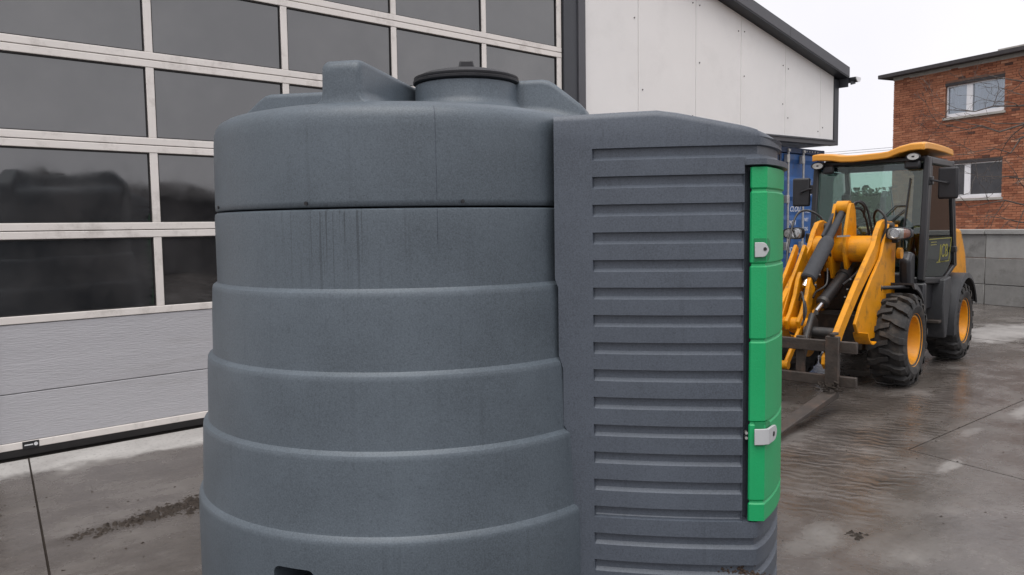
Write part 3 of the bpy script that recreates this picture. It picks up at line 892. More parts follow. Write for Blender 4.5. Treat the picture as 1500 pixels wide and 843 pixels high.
# plan of the cabinet as (t, v) with t along the axis; right half first, mirrored later
side = [0.80, 0.84, 0.862, 0.899, 0.904, 0.909, 0.95, 1.0, 1.08, 1.16, 1.24, 1.32, 1.40, 1.46, 1.4945, 1.4995, 1.5045, 1.53, 1.552]
plan = []           # (t, v, tag)
for t in side:
    b = 0.0
    if t > 0.88:
        u = (t - 0.88) / (1.565 - 0.88)
        b = 0.022 * 4 * u * (1 - u) * 0.9
    plan.append((t, WH + b))
plan.append((TCR, WH - 0.004))
NF = 22
for k in range(1, NF):
    v = (WH - 0.012) * (1 - 2 * k / NF)
    plan.append((TCR + SAG * (1 - (abs(v) / WH) ** EXF) + 0.004, v))
plan.append((TCR, -WH + 0.004))
plan += [(t, -v) for t, v in reversed(plan[:len(side)])]
def pnormals(pl):
    ns = []
    for i in range(len(pl)):
        a = pl[max(i - 1, 0)]; b = pl[min(i + 1, len(pl) - 1)]
        dx, dy = b[0] - a[0], b[1] - a[1]
        ln = math.hypot(dx, dy) or 1
        ns.append((-dy / ln, dx / ln))
    return ns
pn = pnormals(plan)
# outward check
if pn[3][1] < 0: pn = [(-a, -b) for a, b in pn]
def ribz(k): return 1.766 - 0.1116 * k if k <= 8 else 0.873 - 0.1143 * (k - 8)
zs = [FOOT, FOOT + 0.012, -0.06, 0.0]
rib = []
for k in range(17):
    zt = ribz(k)
    rib.append(zt)
    zs += [zt + 0.0015, zt - 0.0015, zt - 0.0335, zt - 0.0375, zt - 0.0465]
zs += [1.675, 1.683, 1.690, 1.712, 1.7185, 0.252, 0.258, 1.80, 0.325, 0.327, 0.64, 0.642, 0.93, 0.932, 1.245, 1.247]
zs = sorted(z for z in set(zs) if z >= FOOT)
DOOR_Z0, DOOR_Z1 = 0.255, 1.687
def depth(t, v, z, i):
    """how far the moulded skin is pushed in (+) or out (-) at plan point i, height z"""
    d = 0.0
    at = t
    front = i >= len(side) and i < len(plan) - len(side)
    rec = 0.016
    for k, zt in enumerate(rib):
        if zt - 0.047 <= z <= zt + 0.001:
            full = k == 0 or k >= 14
            inside = (at > 0.9065 and (at < 1.497 or full or front))
            if front and not full: inside = False
            if inside:
                if z <= zt - 0.0465 + 1e-6: f = 0.0
                elif z < zt - 0.0375 + 1e-6: f = 0.78
                elif z > zt - 0.001: f = 0.0
                else: f = 1.0
                d = rec * f
    if (front or at > 1.502) and DOOR_Z0 < z < DOOR_Z1:
        d = 0.055
    if (front or at > 1.502) and 1.6895 <= z <= 1.7125:
        wgt = 1.0 if front else max(0, (at - 1.5) / 0.06)
        d = -0.004 - 0.022 * min(1, wgt)
    return d
def roof_z(t):
    pts = [(0.70, 1.906), (1.18, 1.914), (1.50, 1.846), (1.565, 1.828), (1.72, 1.80)]
    for (a, za), (b, zb) in zip(pts, pts[1:]):
        if t <= b: return za + (zb - za) * (t - a) / (b - a)
    return pts[-1][1]
vs = []; fs = []
rows = []
nP = len(plan)
def put(t, v, z):
    vs.append(AX * t + NX * v + Vector((0, 0, z)))
for z in zs:
    for i, (t, v) in enumerate(plan):
        tt = t
        if t == 0.80: tt = flange_t(z)
        elif t == 0.84: tt = max(0.84, flange_t(z) + 0.012)
        d = depth(t, v, z, i)
        if z <= FOOT: d += 0.012
        put(tt - pn[i][0] * d, v - pn[i][1] * d, z)
    rows.append(z)
# rounded shoulder and roof
for off, dz in ((0.0, 0.030), (0.004, 0.016), (0.014, 0.005), (0.032, 0.0), (0.14, -0.006), (0.30, -0.010), (0.46, -0.012)):
    for i, (t, v) in enumerate(plan):
        tt = 0.750 if t == 0.80 else t
        px, pv_ = tt - pn[i][0] * off, v - pn[i][1] * off
        if abs(pv_) < 0.05: pv_ = 0.05 if v > 0 else -0.05 if v < 0 else 0
        if off > 0.1:
            k = (off - 0.032) / 0.45
            px = px * (1 - k * 0.0)
            pv_ = v * (1 - k)
            px = min(px, 1.60 - k * 0.2) if tt > 1.4 else px
        put(px, pv_, roof_z(tt) - dz)
    rows.append(99)
for r in range(len(rows) - 1):
    for i in range(nP - 1):
        o = r * nP + i
        fs.append((o, o + 1, o + nP + 1, o + nP))
# return lip of the flange towards the tank (gives the skin thickness)
o0 = len(vs)
for r, z in enumerate(rows):
    for (i, sg) in ((0, 1), (nP - 1, -1)):
        p = vs[r * nP + i]
        vs.append(p - NX * (0.05 * sg) + AX * 0.004)
for r in range(len(rows) - 1):
    a = r * nP; b = (r + 1) * nP
    fs.append((a, b, o0 + 2 * (r + 1), o0 + 2 * r))
    a += nP - 1; b += nP - 1
    fs.append((b, a, o0 + 2 * r + 1, o0 + 2 * (r + 1) + 1))
cabm = MB().add(vs, fs)
cabinet = cabm.build('cabinet', M_CAB, tank, smooth=28)
mud = MB()
for k in range(90):
    t = random.choice((1.43, 1.52)) + random.gauss(0, 0.035)
    zc = ribz(15) - 0.047 + random.uniform(0.002, 0.05) * random.random()
    p = AX * t + NX * (WH - 0.010 + random.uniform(0, .006)) + Vector((0, 0, zc))
    r = random.uniform(.004, .012)
    mud.add([p + AX * r, p + Vector((0, 0, r)), p - AX * r * .8, p - Vector((0, 0, r * .7)), p + NX * r * .6], [(0, 1, 4), (1, 2, 4), (2, 3, 4), (3, 0, 4)])
tag(mud.build('mud_scraps', mat("dried_mud", (0.055, 0.036, 0.026), 0.9, var=0.3), cabinet, smooth=0), kind='stuff')
# green door: a wrapped shell with stepped bands
gl_plan = [(1.522, WH + 0.001), (1.527, WH + 0.008), (1.553, WH + 0.009), (1.586, WH + 0.004)]
fr_pts = plan[len(side) + 1: nP - len(side) - 1]
gl_plan += [(t + 0.010 + 0.012 * (abs(v) / WH) ** 2, v) for t, v in fr_pts if abs(v) < WH - 0.04] + [(1.586, -WH - 0.004), (1.553, -WH - 0.009), (1.527, -WH - 0.008), (1.522, -WH - 0.001)]
gn = pnormals(gl_plan)
if gn[1][1] < 0: gn = [(-a, -b) for a, b in gn]
bands = [0.346, 0.669, 1.002, 1.304, 1.597]
gz = [0.258, 0.262, 0.272]
for bz in bands: gz += [bz - 0.016, bz - 0.010, bz - 0.003, bz + 0.004]
gz += [1.672, 1.680, 1.683]
gz.sort()
vs = []; fs = []
for z in gz:
    d = 0.0
    # each band overhangs the next: skin leans out downwards, then a bright ledge
    for bz in bands:
        if abs(z - (bz + 0.004)) < 1e-6: d = 0.0
        if abs(z - (bz - 0.003)) < 1e-6: d = 0.007
        if abs(z - (bz - 0.010)) < 1e-6: d = 0.006
    if z < 0.260 or z > 1.681: d = 0.010
    for i, (t, v) in enumerate(gl_plan):
        vs.append(AX * (t - gn[i][0] * d) + NX * (v - gn[i][1] * d) + Vector((0, 0, z)))
nG = len(gl_plan)
for r in range(len(gz) - 1):
    for i in range(nG - 1):
        o = r * nG + i
        fs.append((o, o + 1, o + nG + 1, o + nG))
o1 = len(vs)
for z in gz:
    for i, (t, v) in enumerate(gl_plan):
        vs.append(AX * (t - gn[i][0] * 0.034) + NX * (v - gn[i][1] * 0.034) + Vector((0, 0, min(max(z, .262), 1.679))))
for r in range(len(gz) - 1):
    for i in range(nG - 1):
        o = o1 + r * nG + i
        fs.append((o, o + nG, o + nG + 1, o + 1))
    for i in (0, nG - 1):
        a = r * nG + i
        fs.append((a, a + nG, o1 + a + nG, o1 + a))
for i in range(nG - 1):
    fs.append((i, o1 + i, o1 + i + 1, i + 1))
    a = (len(gz) - 1) * nG + i
    fs.append((a, a + 1, o1 + a + 1, o1 + a))
gdoor = MB().add(vs, fs).build('cabinet_door', M_GREEN, tank, smooth=30)
gdoor['label'] = 'green wraparound cabinet door with two pale latches'
# latches: flat patch with pocket shade painted in darker green, pale hasp on the side strip and round the corner
def on_door(s, z, out):
    """point on the door skin: s metres along the plan from the crease (negative = side strip)"""
    pts = [Vector((t, v)) for t, v in gl_plan]
    k0 = 3
    if s < 0:
        p = pts[k0] + (pts[k0 - 1] - pts[k0]).normalized() * (-s); n_ = Vector((0, 1))
    else:
        i = k0; rem = s
        while True:
            d = (pts[i + 1] - pts[i]); ln = d.length
            if rem <= ln: p = pts[i] + d * (rem / ln); break
            rem -= ln; i += 1
        n_ = Vector((-d.y, d.x)).normalized()
        if n_.x < 0: n_ = -n_
    p = p + n_ * out
    return AX * p.x + NX * p.y + Vector((0, 0, z))
def skin_patch(s0, s1, z0, z1, out0, out1, ns=8, round_=False):
    v = []; f = []
    for lay, out in enumerate((out0, out1)):
        for k in range(ns + 1):
            s = s0 + (s1 - s0) * k / ns
            cut = 0.0
            if round_ and k > ns - 4:
                q = (k - (ns - 4)) / 4
                cut = (z1 - z0) * 0.5 * (1 - sqrt(max(0, 1 - q * q))) * 0.9
            v.append(on_door(s, z0 + cut, out)); v.append(on_door(s, z1 - cut, out))
    n_ = 2 * (ns + 1)
    for k in range(ns):
        o = 2 * k
        f += [(o, o + 1, o + 3, o + 2), (n_ + o, n_ + o + 2, n_ + o + 3, n_ + o + 1), (o, o + 2, n_ + o + 2, n_ + o), (o + 1, n_ + o + 1, n_ + o + 3, o + 3)]
    f += [(0, n_, n_ + 1, 1), (2 * ns, 2 * ns + 1, n_ + 2 * ns + 1, n_ + 2 * ns)]
    return MB().add(v, f)
# upper latch
skin_patch(-0.050, 0.045, 1.312, 1.402, -0.004, 0.0010, 10, True).build('latch_pocket_shade', mat("green_pocket_shade", (0.009, 0.21, 0.075), 0.5), gdoor)  # pocket shading painted as a darker green patch level with the skin
lt = skin_patch(-0.048, 0.004, 1.328, 1.386, 0.0014, 0.009, 10, True).build('latch', M_LATCH, gdoor, bevel=0.002)
MB().cyl(on_door(-0.008, 1.360, 0.007), on_door(-0.008, 1.360, 0.0115), 0.007, 12).build('lock_eye', M_BLACKP, lt)
# lower latch
skin_patch(-0.040, 0.075, 0.570, 0.668, -0.004, 0.0010, 10, True).build('latch_pocket_shade', bpy.data.materials["green_pocket_shade"], gdoor)
lt = skin_patch(-0.044, 0.115, 0.578, 0.642, 0.006, 0.016, 14, True).build('latch', M_LATCH, gdoor, bevel=0.002)
MB().cyl(on_door(0.062, 0.609, 0.012), on_door(0.062, 0.609, 0.0185), 0.010, 12).build('lock_eye', M_BLACKP, lt)
for z in (0.62, 0.60):
    MB().cyl(AX * 1.515 + NX * (WH - 0.03) + Vector((0, 0, z)), AX * 1.515 + NX * (WH + 0.001) + Vector((0, 0, z)), 0.006, 8).build('hinge_bolt', M_GALV, cabinet)

# ================================================================== WHEEL LOADER
BE = radians(6.0)
LO = Vector((7.31287854, 3.41021859, 0))
LU = Vector((-cos(BE), -sin(BE), 0)); LV = Vector((sin(BE), -cos(BE), 0))
ML = Matrix(((LU.x, LV.x, 0, LO.x), (LU.y, LV.y, 0, LO.y), (0, 0, 1, 0), (0, 0, 0, 1)))
loader = thing('wheel_loader', 'small yellow wheel loader with pallet forks and glazed cab', 'loader', ML)
# in the loader's own frame: x forwards, y to the machine's left (picture right), z up
def Ld(mb, name, m_, par=None, **k): return mb.build(name, m_, par or loader, **k)
def plateM(y):        # polygon (u,z) extruded along y
    return Matrix(((1, 0, 0, 0), (0, 0, 1, y), (0, 1, 0, 0), (0, 0, 0, 1)))
def latM(u):          # polygon (v,z) extruded along x
    return Matrix(((0, 0, 1, u), (1, 0, 0, 0), (0, 1, 0, 0), (0, 0, 0, 1)))

def wheel(u, v, side_, R=0.41, W=0.295, yaw=0.0):
    Mw = Matrix.Translation((u, v, R)) @ Matrix.Rotation(yaw, 4, 'Z') @ Matrix.Rotation(-side_ * pi / 2, 4, 'X')   # local z -> outwards
    h = W / 2
    rim = MB().lathe([(0.03, 0.02), (0.075, 0.03), (0.085, 0.012), (0.13, 0.0), (0.165, 0.025), (0.185, 0.075), (0.198, 0.10), (0.205, 0.128), (0.228, 0.136), (0.236, 0.146), (0.236, 0.136),
                      (0.222, 0.11), (0.2, 0.05), (0.2, -0.12), (0.236, -0.146), (0.05, -0.12)], 48, None)
    ro = rim.build('wheel', M_YEL, loader, smooth=30)
    ro.matrix_local = Mw
    for k in range(6):
        a = 2 * pi * k / 6
        MB().cyl((0.10 * cos(a), 0.10 * sin(a), 0.0), (0.10 * cos(a), 0.10 * sin(a), 0.035), 0.012, 6).build('wheel_nut', M_DKMET, ro)
    ty = MB().lathe([(0.21, -h + 0.02), (0.245, -h - 0.002), (0.30, -h - 0.012), (0.345, -h + 0.002), (0.368, -h + 0.03), (0.376, -h + 0.08), (0.380, 0),
                     (0.376, h - 0.08), (0.368, h - 0.03), (0.345, h - 0.002), (0.30, h + 0.012), (0.245, h + 0.002), (0.21, h - 0.02)], 64, None, close=False)
    # industrial lug tread: two rows of angled blocks that interlock at the centre
    n = 17
    for sgn in (-1, 1):
        for k in range(n):
            a0 = 2 * pi * (k + (0.5 if sgn > 0 else 0)) / n
            sec = []
            # stations from the centre line to the shoulder: (axial, angle lead, half width angle, radius)
            for ax, lead, hw, rr in ((-0.035, -0.05, 0.060, R), (0.045, 0.0, 0.066, R), (0.075, 0.055, 0.070, R), (h - 0.022, 0.10, 0.082, R - 0.006), (h + 0.006, 0.11, 0.080, R - 0.035), (h + 0.013, 0.115, 0.07, R - 0.085)):
                for da, r2 in ((-hw, 0), (-hw * 0.80, 1), (hw * 0.80, 1), (hw, 0)):
                    a = a0 + lead + da
                    rad = (rr if r2 else min(rr, 0.372) - 0.01)
                    sec.append((rad * cos(a), rad * sin(a), sgn * ax))
            fs_ = []
            for q in range(5):
                for e in range(3):
                    o = 4 * q + e
                    fs_.append((o, o + 1, o + 5, o + 4))
            fs_ += [(0, 3, 2, 1), (20, 21, 22, 23)]
            ty.add(sec, fs_)
    ty.build('tyre', M_TYRE, ro, smooth=25, bevel=0.0)
    return ro
for (u, s) in ((0.0, 1), (0.0, -1), (-1.79, 1), (-1.79, -1)):
    wheel(u, s * 0.468, s)

# chassis and axles
c = MB()
c.box(-0.62, 0.16, -0.22, 0.22, 0.30, 0.62)
c.box(-2.45, -0.75, -0.26, 0.26, 0.34, 0.66)
c.tube([(0, -0.34, 0.41), (0, 0.34, 0.41)], 0.09, 14)
c.tube([(-1.79, -0.34, 0.41), (-1.79, 0.34, 0.41)], 0.09, 14)
c.tube([(-0.85, 0, 0.3), (-0.85, 0, 0.85)], 0.11, 14)
c.box(-1.0, -0.55, -0.16, 0.16, 0.30, 0.62)
Ld(c, 'chassis', M_DKMET, bevel=0.01)
# rear engine cover
e = MB().prism([(-1.60, 0.62), (-2.46, 0.60), (-2.52, 0.72), (-2.40, 1.10), (-2.18, 1.36), (-1.72, 1.40), (-1.60, 1.38)], plateM(0), 0.96)
Ld(e, 'engine_cover', M_YEL, bevel=0.04, seg=3)
Ld(MB().box(-2.57, -2.47, -0.5, 0.5, 0.42, 0.66), 'counterweight', M_DKMET, bevel=0.02)
Ld(MB().tube([(-2.05, -0.3, 1.36), (-2.05, -0.3, 1.72), (-2.12, -0.3, 1.78)], 0.03, 12), 'exhaust_pipe', M_DKMET)

# front loader tower: two upright cheek plates and cross members
for s in (1, -1):
    t_ = MB().prism([(-0.18, 0.50), (0.14, 0.455), (0.50, 0.455), (0.80, 0.54), (0.86, 0.62), (0.74, 0.76), (0.48, 0.97), (0.24, 1.14), (0.10, 1.38), (0.02, 1.44), (-0.05, 1.455), (-0.14, 1.43), (-0.17, 1.36), (-0.16, 1.0), (-0.18, 0.72)], plateM(0.06 + s * 0.315), 0.026)
    Ld(t_, 'tower_plate', M_YEL, bevel=0.005)
    t2 = MB().prism([(-0.22, 1.0), (0.08, 1.0), (0.0, 1.38), (-0.03, 1.46), (-0.15, 1.46), (-0.19, 1.38)], plateM(0.06 + s * 0.225), 0.022)
    Ld(t2, 'tower_plate', M_YEL, bevel=0.005)
    # lower curved guard of the tower
    g = MB(); gp = []
    for k in range(9):
        a = radians(-110 + 90 * k / 8)
        gp.append((0.62 + 0.17 * cos(a), 0.60 + 0.17 * sin(a)))
    gp += [(x * 0.965 + 0.012, z * 0.94 + 0.035) for x, z in reversed(gp)]
    Ld(MB().prism(gp, plateM(0.06 + s * 0.34), 0.12), 'step_plate', M_YEL, smooth=40)
    Ld(MB().cyl((0.0, 0.06 + s * 0.215, 1.415), (0.0, 0.06 + s * 0.355, 1.415), 0.034, 16), 'pivot_pin', M_DKMET)
Ld(MB().box(-0.26, -0.14, -0.28, 0.28, 0.62, 1.12), 'tower_cross_plate', M_DKMET, bevel=0.01)
Ld(MB().box(-0.45, -0.28, -0.40, 0.42, 0.55, 0.98), 'front_bulkhead', M_CABFR, bevel=0.02)
# lift arms: bent plates from the tower top down to the fork carriage
arm_poly = [(-0.10, 1.40), (-0.06, 1.455), (0.02, 1.475), (0.14, 1.455), (0.23, 1.375), (0.32, 1.25), (0.55, 1.085), (0.80, 0.895), (1.05, 0.69), (1.22, 0.545), (1.40, 0.42), (1.41, 0.36), (1.36, 0.315), (1.24, 0.35), (1.02, 0.58), (0.86, 0.71), (0.68, 0.85), (0.48, 0.98), (0.28, 1.10), (0.08, 1.22), (-0.06, 1.31)]
ARMV = 0.275
for s in (1, -1):
    a = MB().prism(arm_poly, plateM(0.06 + s * ARMV), 0.045)
    Ld(a, 'lift_arm', M_YEL, bevel=0.006)
    # stiffening flange along the top edge
    Ld(MB().cyl((1.33, 0.06 + s * (ARMV - .05), 0.39), (1.33, 0.06 + s * (ARMV + .05), 0.39), 0.045, 16), 'arm_end_pin', M_DKMET)
# cross tube between the arms, with the bracket that carries the bell crank
Ld(MB().cyl((0.19, 0.08 - ARMV, 1.215), (0.19, 0.04 + ARMV, 1.215), 0.118, 28), 'cross_tube', M_YEL, smooth=40)
for v in (0.045, -0.085):
    br = MB().prism([(0.25, 1.57), (0.22, 1.62), (0.15, 1.625), (0.10, 1.57), (0.07, 1.42), (0.06, 1.30), (0.06, 1.14), (0.10, 1.02), (0.17, 0.94), (0.26, 0.95), (0.30, 1.06), (0.36, 1.20), (0.32, 1.40)], plateM(v + 0.06), 0.028)
    Ld(br, 'boom_bracket', M_YEL, bevel=0.005)
# tilt ram: top pivot to the bell crank
A = Vector((0.17, 0.04, 1.575)); B = Vector((0.76, -0.06, 0.945))
d = (B - A)
Ld(MB().tube([(0.17, -0.015, 1.585), (0.17, 0.09, 1.585)], 0.062, 22), 'ram_eye', M_YEL)
Ld(MB().bar(A - Vector((0, 0.055, 0)), A + d * 0.42 - Vector((0, 0.045, 0)), 0.028, 0.085, up=(0, 0, 1)), 'ram_strap', M_SLEEVE, bevel=0.008)
Ld(MB().tube([A + d * 0.02, A + d * 0.2, A + d * 0.46], [0.030, 0.032, 0.034], 14), 'ram_rod_sleeve', M_SLEEVE)
Ld(MB().tube([A + d * 0.42, A + d * 0.46, A + d * 0.5, A + d * 0.95, A + d * 0.965], [0.045, 0.060, 0.064, 0.066, 0.056], 22), 'ram_sleeve', M_SLEEVE)
Ld(MB().tube([A + d * 0.96, A + d * 1.06], 0.026, 14), 'ram_rod', M_CHROME)
# two black lift rams low down, between the arms
for v in (0.10, -0.22):
    A2 = Vector((0.02, v, 1.10)); B2 = Vector((0.86, v - 0.03, 0.72)); d2 = B2 - A2
    Ld(MB().tube([A2, A2 + d2 * .3, A2 + d2 * .31, A2 + d2 * .36, A2 + d2 * .365, A2 + d2 * 0.86], [0.055, 0.055, 0.066, 0.066, 0.055, 0.055], 18), 'lift_ram', M_HOSE)
    Ld(MB().tube([A2 + d2 * 0.85, A2 + d2 * 0.88], [0.06, 0.048], 18), 'ram_gland', M_DKMET)
    Ld(MB().tube([A2 + d2 * 0.88, A2 + d2 * 1.04], 0.028, 14), 'ram_rod', M_CHROME)
# bell crank (rocker) and its links, left of centre in the picture
for v in (-0.135, -0.035):
    bc = MB().prism([(0.66, 1.02), (0.73, 1.03), (0.79, 0.96), (0.84, 0.84), (0.94, 0.70), (1.02, 0.63), (0.99, 0.55), (0.88, 0.545), (0.80, 0.62), (0.72, 0.78), (0.64, 0.94)], plateM(v), 0.034)
    Ld(bc, 'bell_crank', M_YEL, bevel=0.008)
Ld(MB().cyl((0.92, -0.34, 0.60), (0.92, 0.03, 0.60), 0.055, 22), 'crank_tube', M_YEL, smooth=40)
Ld(MB().cyl((0.92, 0.031, 0.60), (0.92, 0.085, 0.60), 0.062, 22), 'crank_bush', M_DKMET)
for v in (-0.28, -0.2):
    wb = MB().prism([(0.98, 0.64), (0.92, 0.55), (0.84, 0.66), (0.66, 0.90), (0.48, 1.10), (0.42, 1.22), (0.47, 1.26), (0.56, 1.16), (0.76, 0.95), (0.90, 0.76)], plateM(v), 0.03)
    Ld(wb, 'link_plate', M_YEL, bevel=0.006)
for v in (-0.24, -0.03):
    Ld(MB().bar((0.94, v, 0.58), (1.25, v, 0.30), 0.03, 0.065), 'tilt_link', M_YEL, bevel=0.01)
Ld(MB().cyl((1.27, -0.27, 0.30), (1.27, 0.0, 0.30), 0.035, 18), 'link_pin', M_YEL)
Ld(MB().bar((1.02, 0.10, 0.70), (1.29, 0.10, 0.32), 0.05, 0.085), 'quick_hitch', M_DKMET, bevel=0.02)
Ld(MB().bar((1.16, -0.34, 0.60), (1.30, -0.34, 0.30), 0.05, 0.085), 'quick_hitch', M_DKMET, bevel=0.02)
Ld(MB().cyl((1.06, 0.05, 0.56), (1.06, 0.30, 0.56), 0.045, 16), 'hitch_bar', M_DKMET)
# fork carriage
CU = 1.36
Ld(MB().box(CU - 0.02, CU + 0.02, -0.57, 0.57, 0.455, 0.545), 'carriage_bar', M_RUST, bevel=0.006)
Ld(MB().box(CU - 0.02, CU + 0.02, -0.57, 0.57, 0.195, 0.275), 'carriage_bar', M_RUST, bevel=0.006)
for v in (-0.42, -0.20, 0.12):
    Ld(MB().box(CU - 0.055, CU - 0.021, v - 0.035, v + 0.035, 0.19, 0.56), 'carriage_upright', M_RUST, bevel=0.005)
for v in (0.40, -0.40):
    f = MB().prism([(CU + 0.022, 0.585), (CU + 0.062, 0.585), (CU + 0.062, 0.19), (CU + 0.10, 0.160), (CU + 1.20, 0.055), (CU + 1.20, 0.043), (CU + 0.08, 0.108), (CU + 0.022, 0.118)], plateM(v), 0.105)
    fo = Ld(f, 'fork', M_RUST, bevel=0.006)
    Ld(MB().box(CU - 0.03, CU + 0.064, v - 0.02, v + 0.02, 0.5875, 0.61), 'fork_hook', M_RUST, par=fo, bevel=0.006)
# scraps of bark and chain caught in the fork heel
deb = MB()
for k in range(26):
    p = Vector((CU + random.uniform(0.06, 0.16), 0.40 + random.uniform(-0.09, 0.07), 0.185 + random.uniform(-0.01, 0.05)))
    q = p + Vector((random.uniform(-.05, .05), random.uniform(-.06, .06), random.uniform(-.01, .03)))
    deb.bar(p, q, random.uniform(.008, .02), random.uniform(.006, .014))
tag(Ld(deb, 'mud_scraps', M_SOIL, smooth=0), kind='stuff')

# hoses
def hose(pts, r=0.0105, name='hydraulic_hose', m_=None):
    P = [Vector(p) for p in pts]; out = []
    for i in range(len(P) - 1):
        p0, p1, p2, p3 = P[max(i - 1, 0)], P[i], P[i + 1], P[min(i + 2, len(P) - 1)]
        for k in range(6):
            t = k / 6
            out.append(0.5 * ((2 * p1) + (p2 - p0) * t + (2 * p0 - 5 * p1 + 4 * p2 - p3) * t * t + (-p0 + 3 * p1 - 3 * p2 + p3) * t ** 3))
    out.append(P[-1])
    return Ld(MB().tube(out, r, 8), name, m_ or M_HOSE)
hose([(0.0, 0.16, 1.50), (0.04, 0.17, 1.60), (0.12, 0.12, 1.63), (0.22, 0.08, 1.52)])
hose([(-0.06, 0.20, 1.18), (-0.05, 0.18, 1.40), (0.03, 0.15, 1.56), (0.14, 0.10, 1.58)])
hose([(-0.08, 0.24, 1.20), (-0.06, 0.21, 1.38), (-0.02, 0.18, 1.57), (0.06, 0.14, 1.64), (0.14, 0.09, 1.57)])
hose([(-0.1, 0.24, 1.38), (-0.02, 0.24, 1.50), (0.06, 0.30, 1.56), (0.08, 0.37, 1.48), (0.12, 0.37, 1.34), (0.25, 0.31, 1.16), (0.42, 0.25, 1.02), (0.6, 0.19, 0.92)])
hose([(-0.08, -0.20, 1.33), (-0.02, -0.24, 1.50), (0.03, -0.36, 1.57), (0.12, -0.43, 1.50), (0.30, -0.42, 1.20), (0.46, -0.36, 1.02)])
hose([(0.92, -0.06, 0.80), (1.02, 0.0, 0.88), (1.12, 0.06, 0.80), (1.14, 0.07, 0.66)], 0.009)
hose([(0.90, -0.02, 0.76), (1.0, 0.02, 0.80), (1.1, 0.07, 0.72), (1.16, 0.06, 0.62)], 0.009)
hose([(0.5, 0.02, 1.05), (0.6, 0.05, 0.92), (0.7, 0.0, 0.86), (0.82, 0.02, 0.82)], 0.009)
hose([(0.45, -0.16, 0.98), (0.6, -0.14, 0.86), (0.75, -0.1, 0.80), (0.85, -0.06, 0.82)], 0.009)
# small bright fittings
for (u, v, z) in ((0.47, 0.035, 1.16), (0.44, 0.03, 1.22), (0.66, 0.02, 0.98), (0.7, -0.02, 0.92), (0.78, 0.03, 0.90), (0.62, 0.24, 0.86), (0.7, 0.25, 0.80), (0.55, 0.24, 0.94)):
    Ld(MB().cyl((u, v, z), (u + .03, v + .005, z + .03), 0.010, 6), 'hose_fitting', M_DKMET)
Ld(MB().bar((0.36, 0.05, 1.33), (0.36, 0.16, 1.335), 0.014, 0.014), 'lock_pin', M_GALV)
# horizontal stay from the tower to the left side
Ld(MB().cyl((0.20, 0.37, 0.875), (-0.10, 0.52, 0.87), 0.017, 12), 'stay_bar', M_CABFR)
Ld(MB().cyl((0.205, 0.362, 0.875), (0.195, 0.38, 0.875), 0.034, 16), 'stay_flange', M_CABFR)
Ld(MB().cyl((0.10, 0.412, 0.585), (0.10, 0.45, 0.585), 0.034, 14), 'tow_pin', M_CABFR)
Ld(MB().bar((-0.16, 0.40, 1.41), (-0.20, 0.20, 1.40), 0.03, 0.03), 'pivot_bracket', M_YEL, bevel=0.004)
Ld(MB().bar((-0.12, -0.26, 1.37), (-0.12, -0.10, 1.37), 0.03, 0.03), 'pivot_bracket', M_YEL, bevel=0.004)
Ld(MB().tube([(-0.10, 0.425, 1.17), (-0.10, 0.46, 1.17)], 0.05, 18), 'lamp_bracket_disc', M_YEL)

# headlights on stalks, each with clear lens and amber corner
def headlight(u, v0, v1, z, s):
    """lozenge lamp from v0 (inner) to v1 (outer)"""
    sh = []
    for k in range(24):
        a = 2 * pi * k / 24
        ex = 0.62
        x = math.copysign(abs(cos(a)) ** ex, cos(a)); y = math.copysign(abs(sin(a)) ** ex, sin(a))
        tp_ = 1 - 0.22 * (x * 0.5 + 0.5)
        sh.append((x, y * tp_))
    cx = (v0 + v1) / 2; hw = abs(v1 - v0) / 2; hh = 0.062
    def P(q, sc, uu): return (uu, cx + s * q[0] * hw * sc, z + q[1] * hh * sc)
    hs = MB(); vs_ = []
    lay = [(0.55, u - 0.10), (0.95, u - 0.05), (1.0, u), (0.97, u + 0.018), (0.90, u + 0.02), (0.86, u + 0.004)]
    for sc, uu in lay: vs_ += [P(q, sc, uu) for q in sh]
    f_ = []
    for r in range(len(lay) - 1):
        for k in range(24): f_.append((r * 24 + k, r * 24 + (k + 1) % 24, (r + 1) * 24 + (k + 1) % 24, (r + 1) * 24 + k))
    f_.append(tuple(reversed(range(24))))
    hs.add(vs_, f_)
    h = hs.build('headlight', M_CABFR, loader)
    lo_ = MB()
    inner = [q for q in sh if q[0] <= 0.25] 
    ra = MB().add([P(q, 0.875, u + 0.008) for q in sh], [tuple(range(24))])
    ra.build('reflector', M_LAMP, h, smooth=0)
    # round bulb dish
    dm = Matrix.Translation((u + 0.010, cx - s * hw * 0.30, z)) @ Matrix.Rotation(pi / 2, 4, 'Y')
    MB().lathe([(0.044, 0.004), (0.040, 0.006), (0.03, 0.001), (0.012, -0.001)], 24, dm).build('bulb_dish', M_CHROME, h)
    am = MB(); q2 = [(x, y) for x, y in sh if x > 0.38]
    q2.sort(key=lambda q: atan2(q[1], q[0]))
    am.add([P(q, 0.86, u + 0.0105) for q in q2], [tuple(range(len(q2)))])
    am.build('indicator', M_AMBER if s > 0 else M_LAMP, h, smooth=0)
    ln = MB(); vs2 = [P(q, 0.89, u + 0.014) for q in sh] + [P(q, 0.55, u + 0.030) for q in sh]
    ln.add(vs2, [(k, (k + 1) % 24, 24 + (k + 1) % 24, 24 + k) for k in range(24)] + [tuple(range(24, 48))])
    ln.build('lens', M_LENS, h)
    return h
headlight(0.15, 0.395, 0.615, 1.352, 1)
headlight(0.15, -0.335, -0.53, 1.356, -1)
Ld(MB().bar((-0.16, 0.40, 1.31), (0.08, 0.45, 1.30), 0.05, 0.07), 'headlight_stalk', M_CABFR, bevel=0.01)
Ld(MB().bar((-0.16, -0.34, 1.30), (0.08, -0.32, 1.31), 0.05, 0.09), 'headlight_stalk', M_CABFR, bevel=0.01)

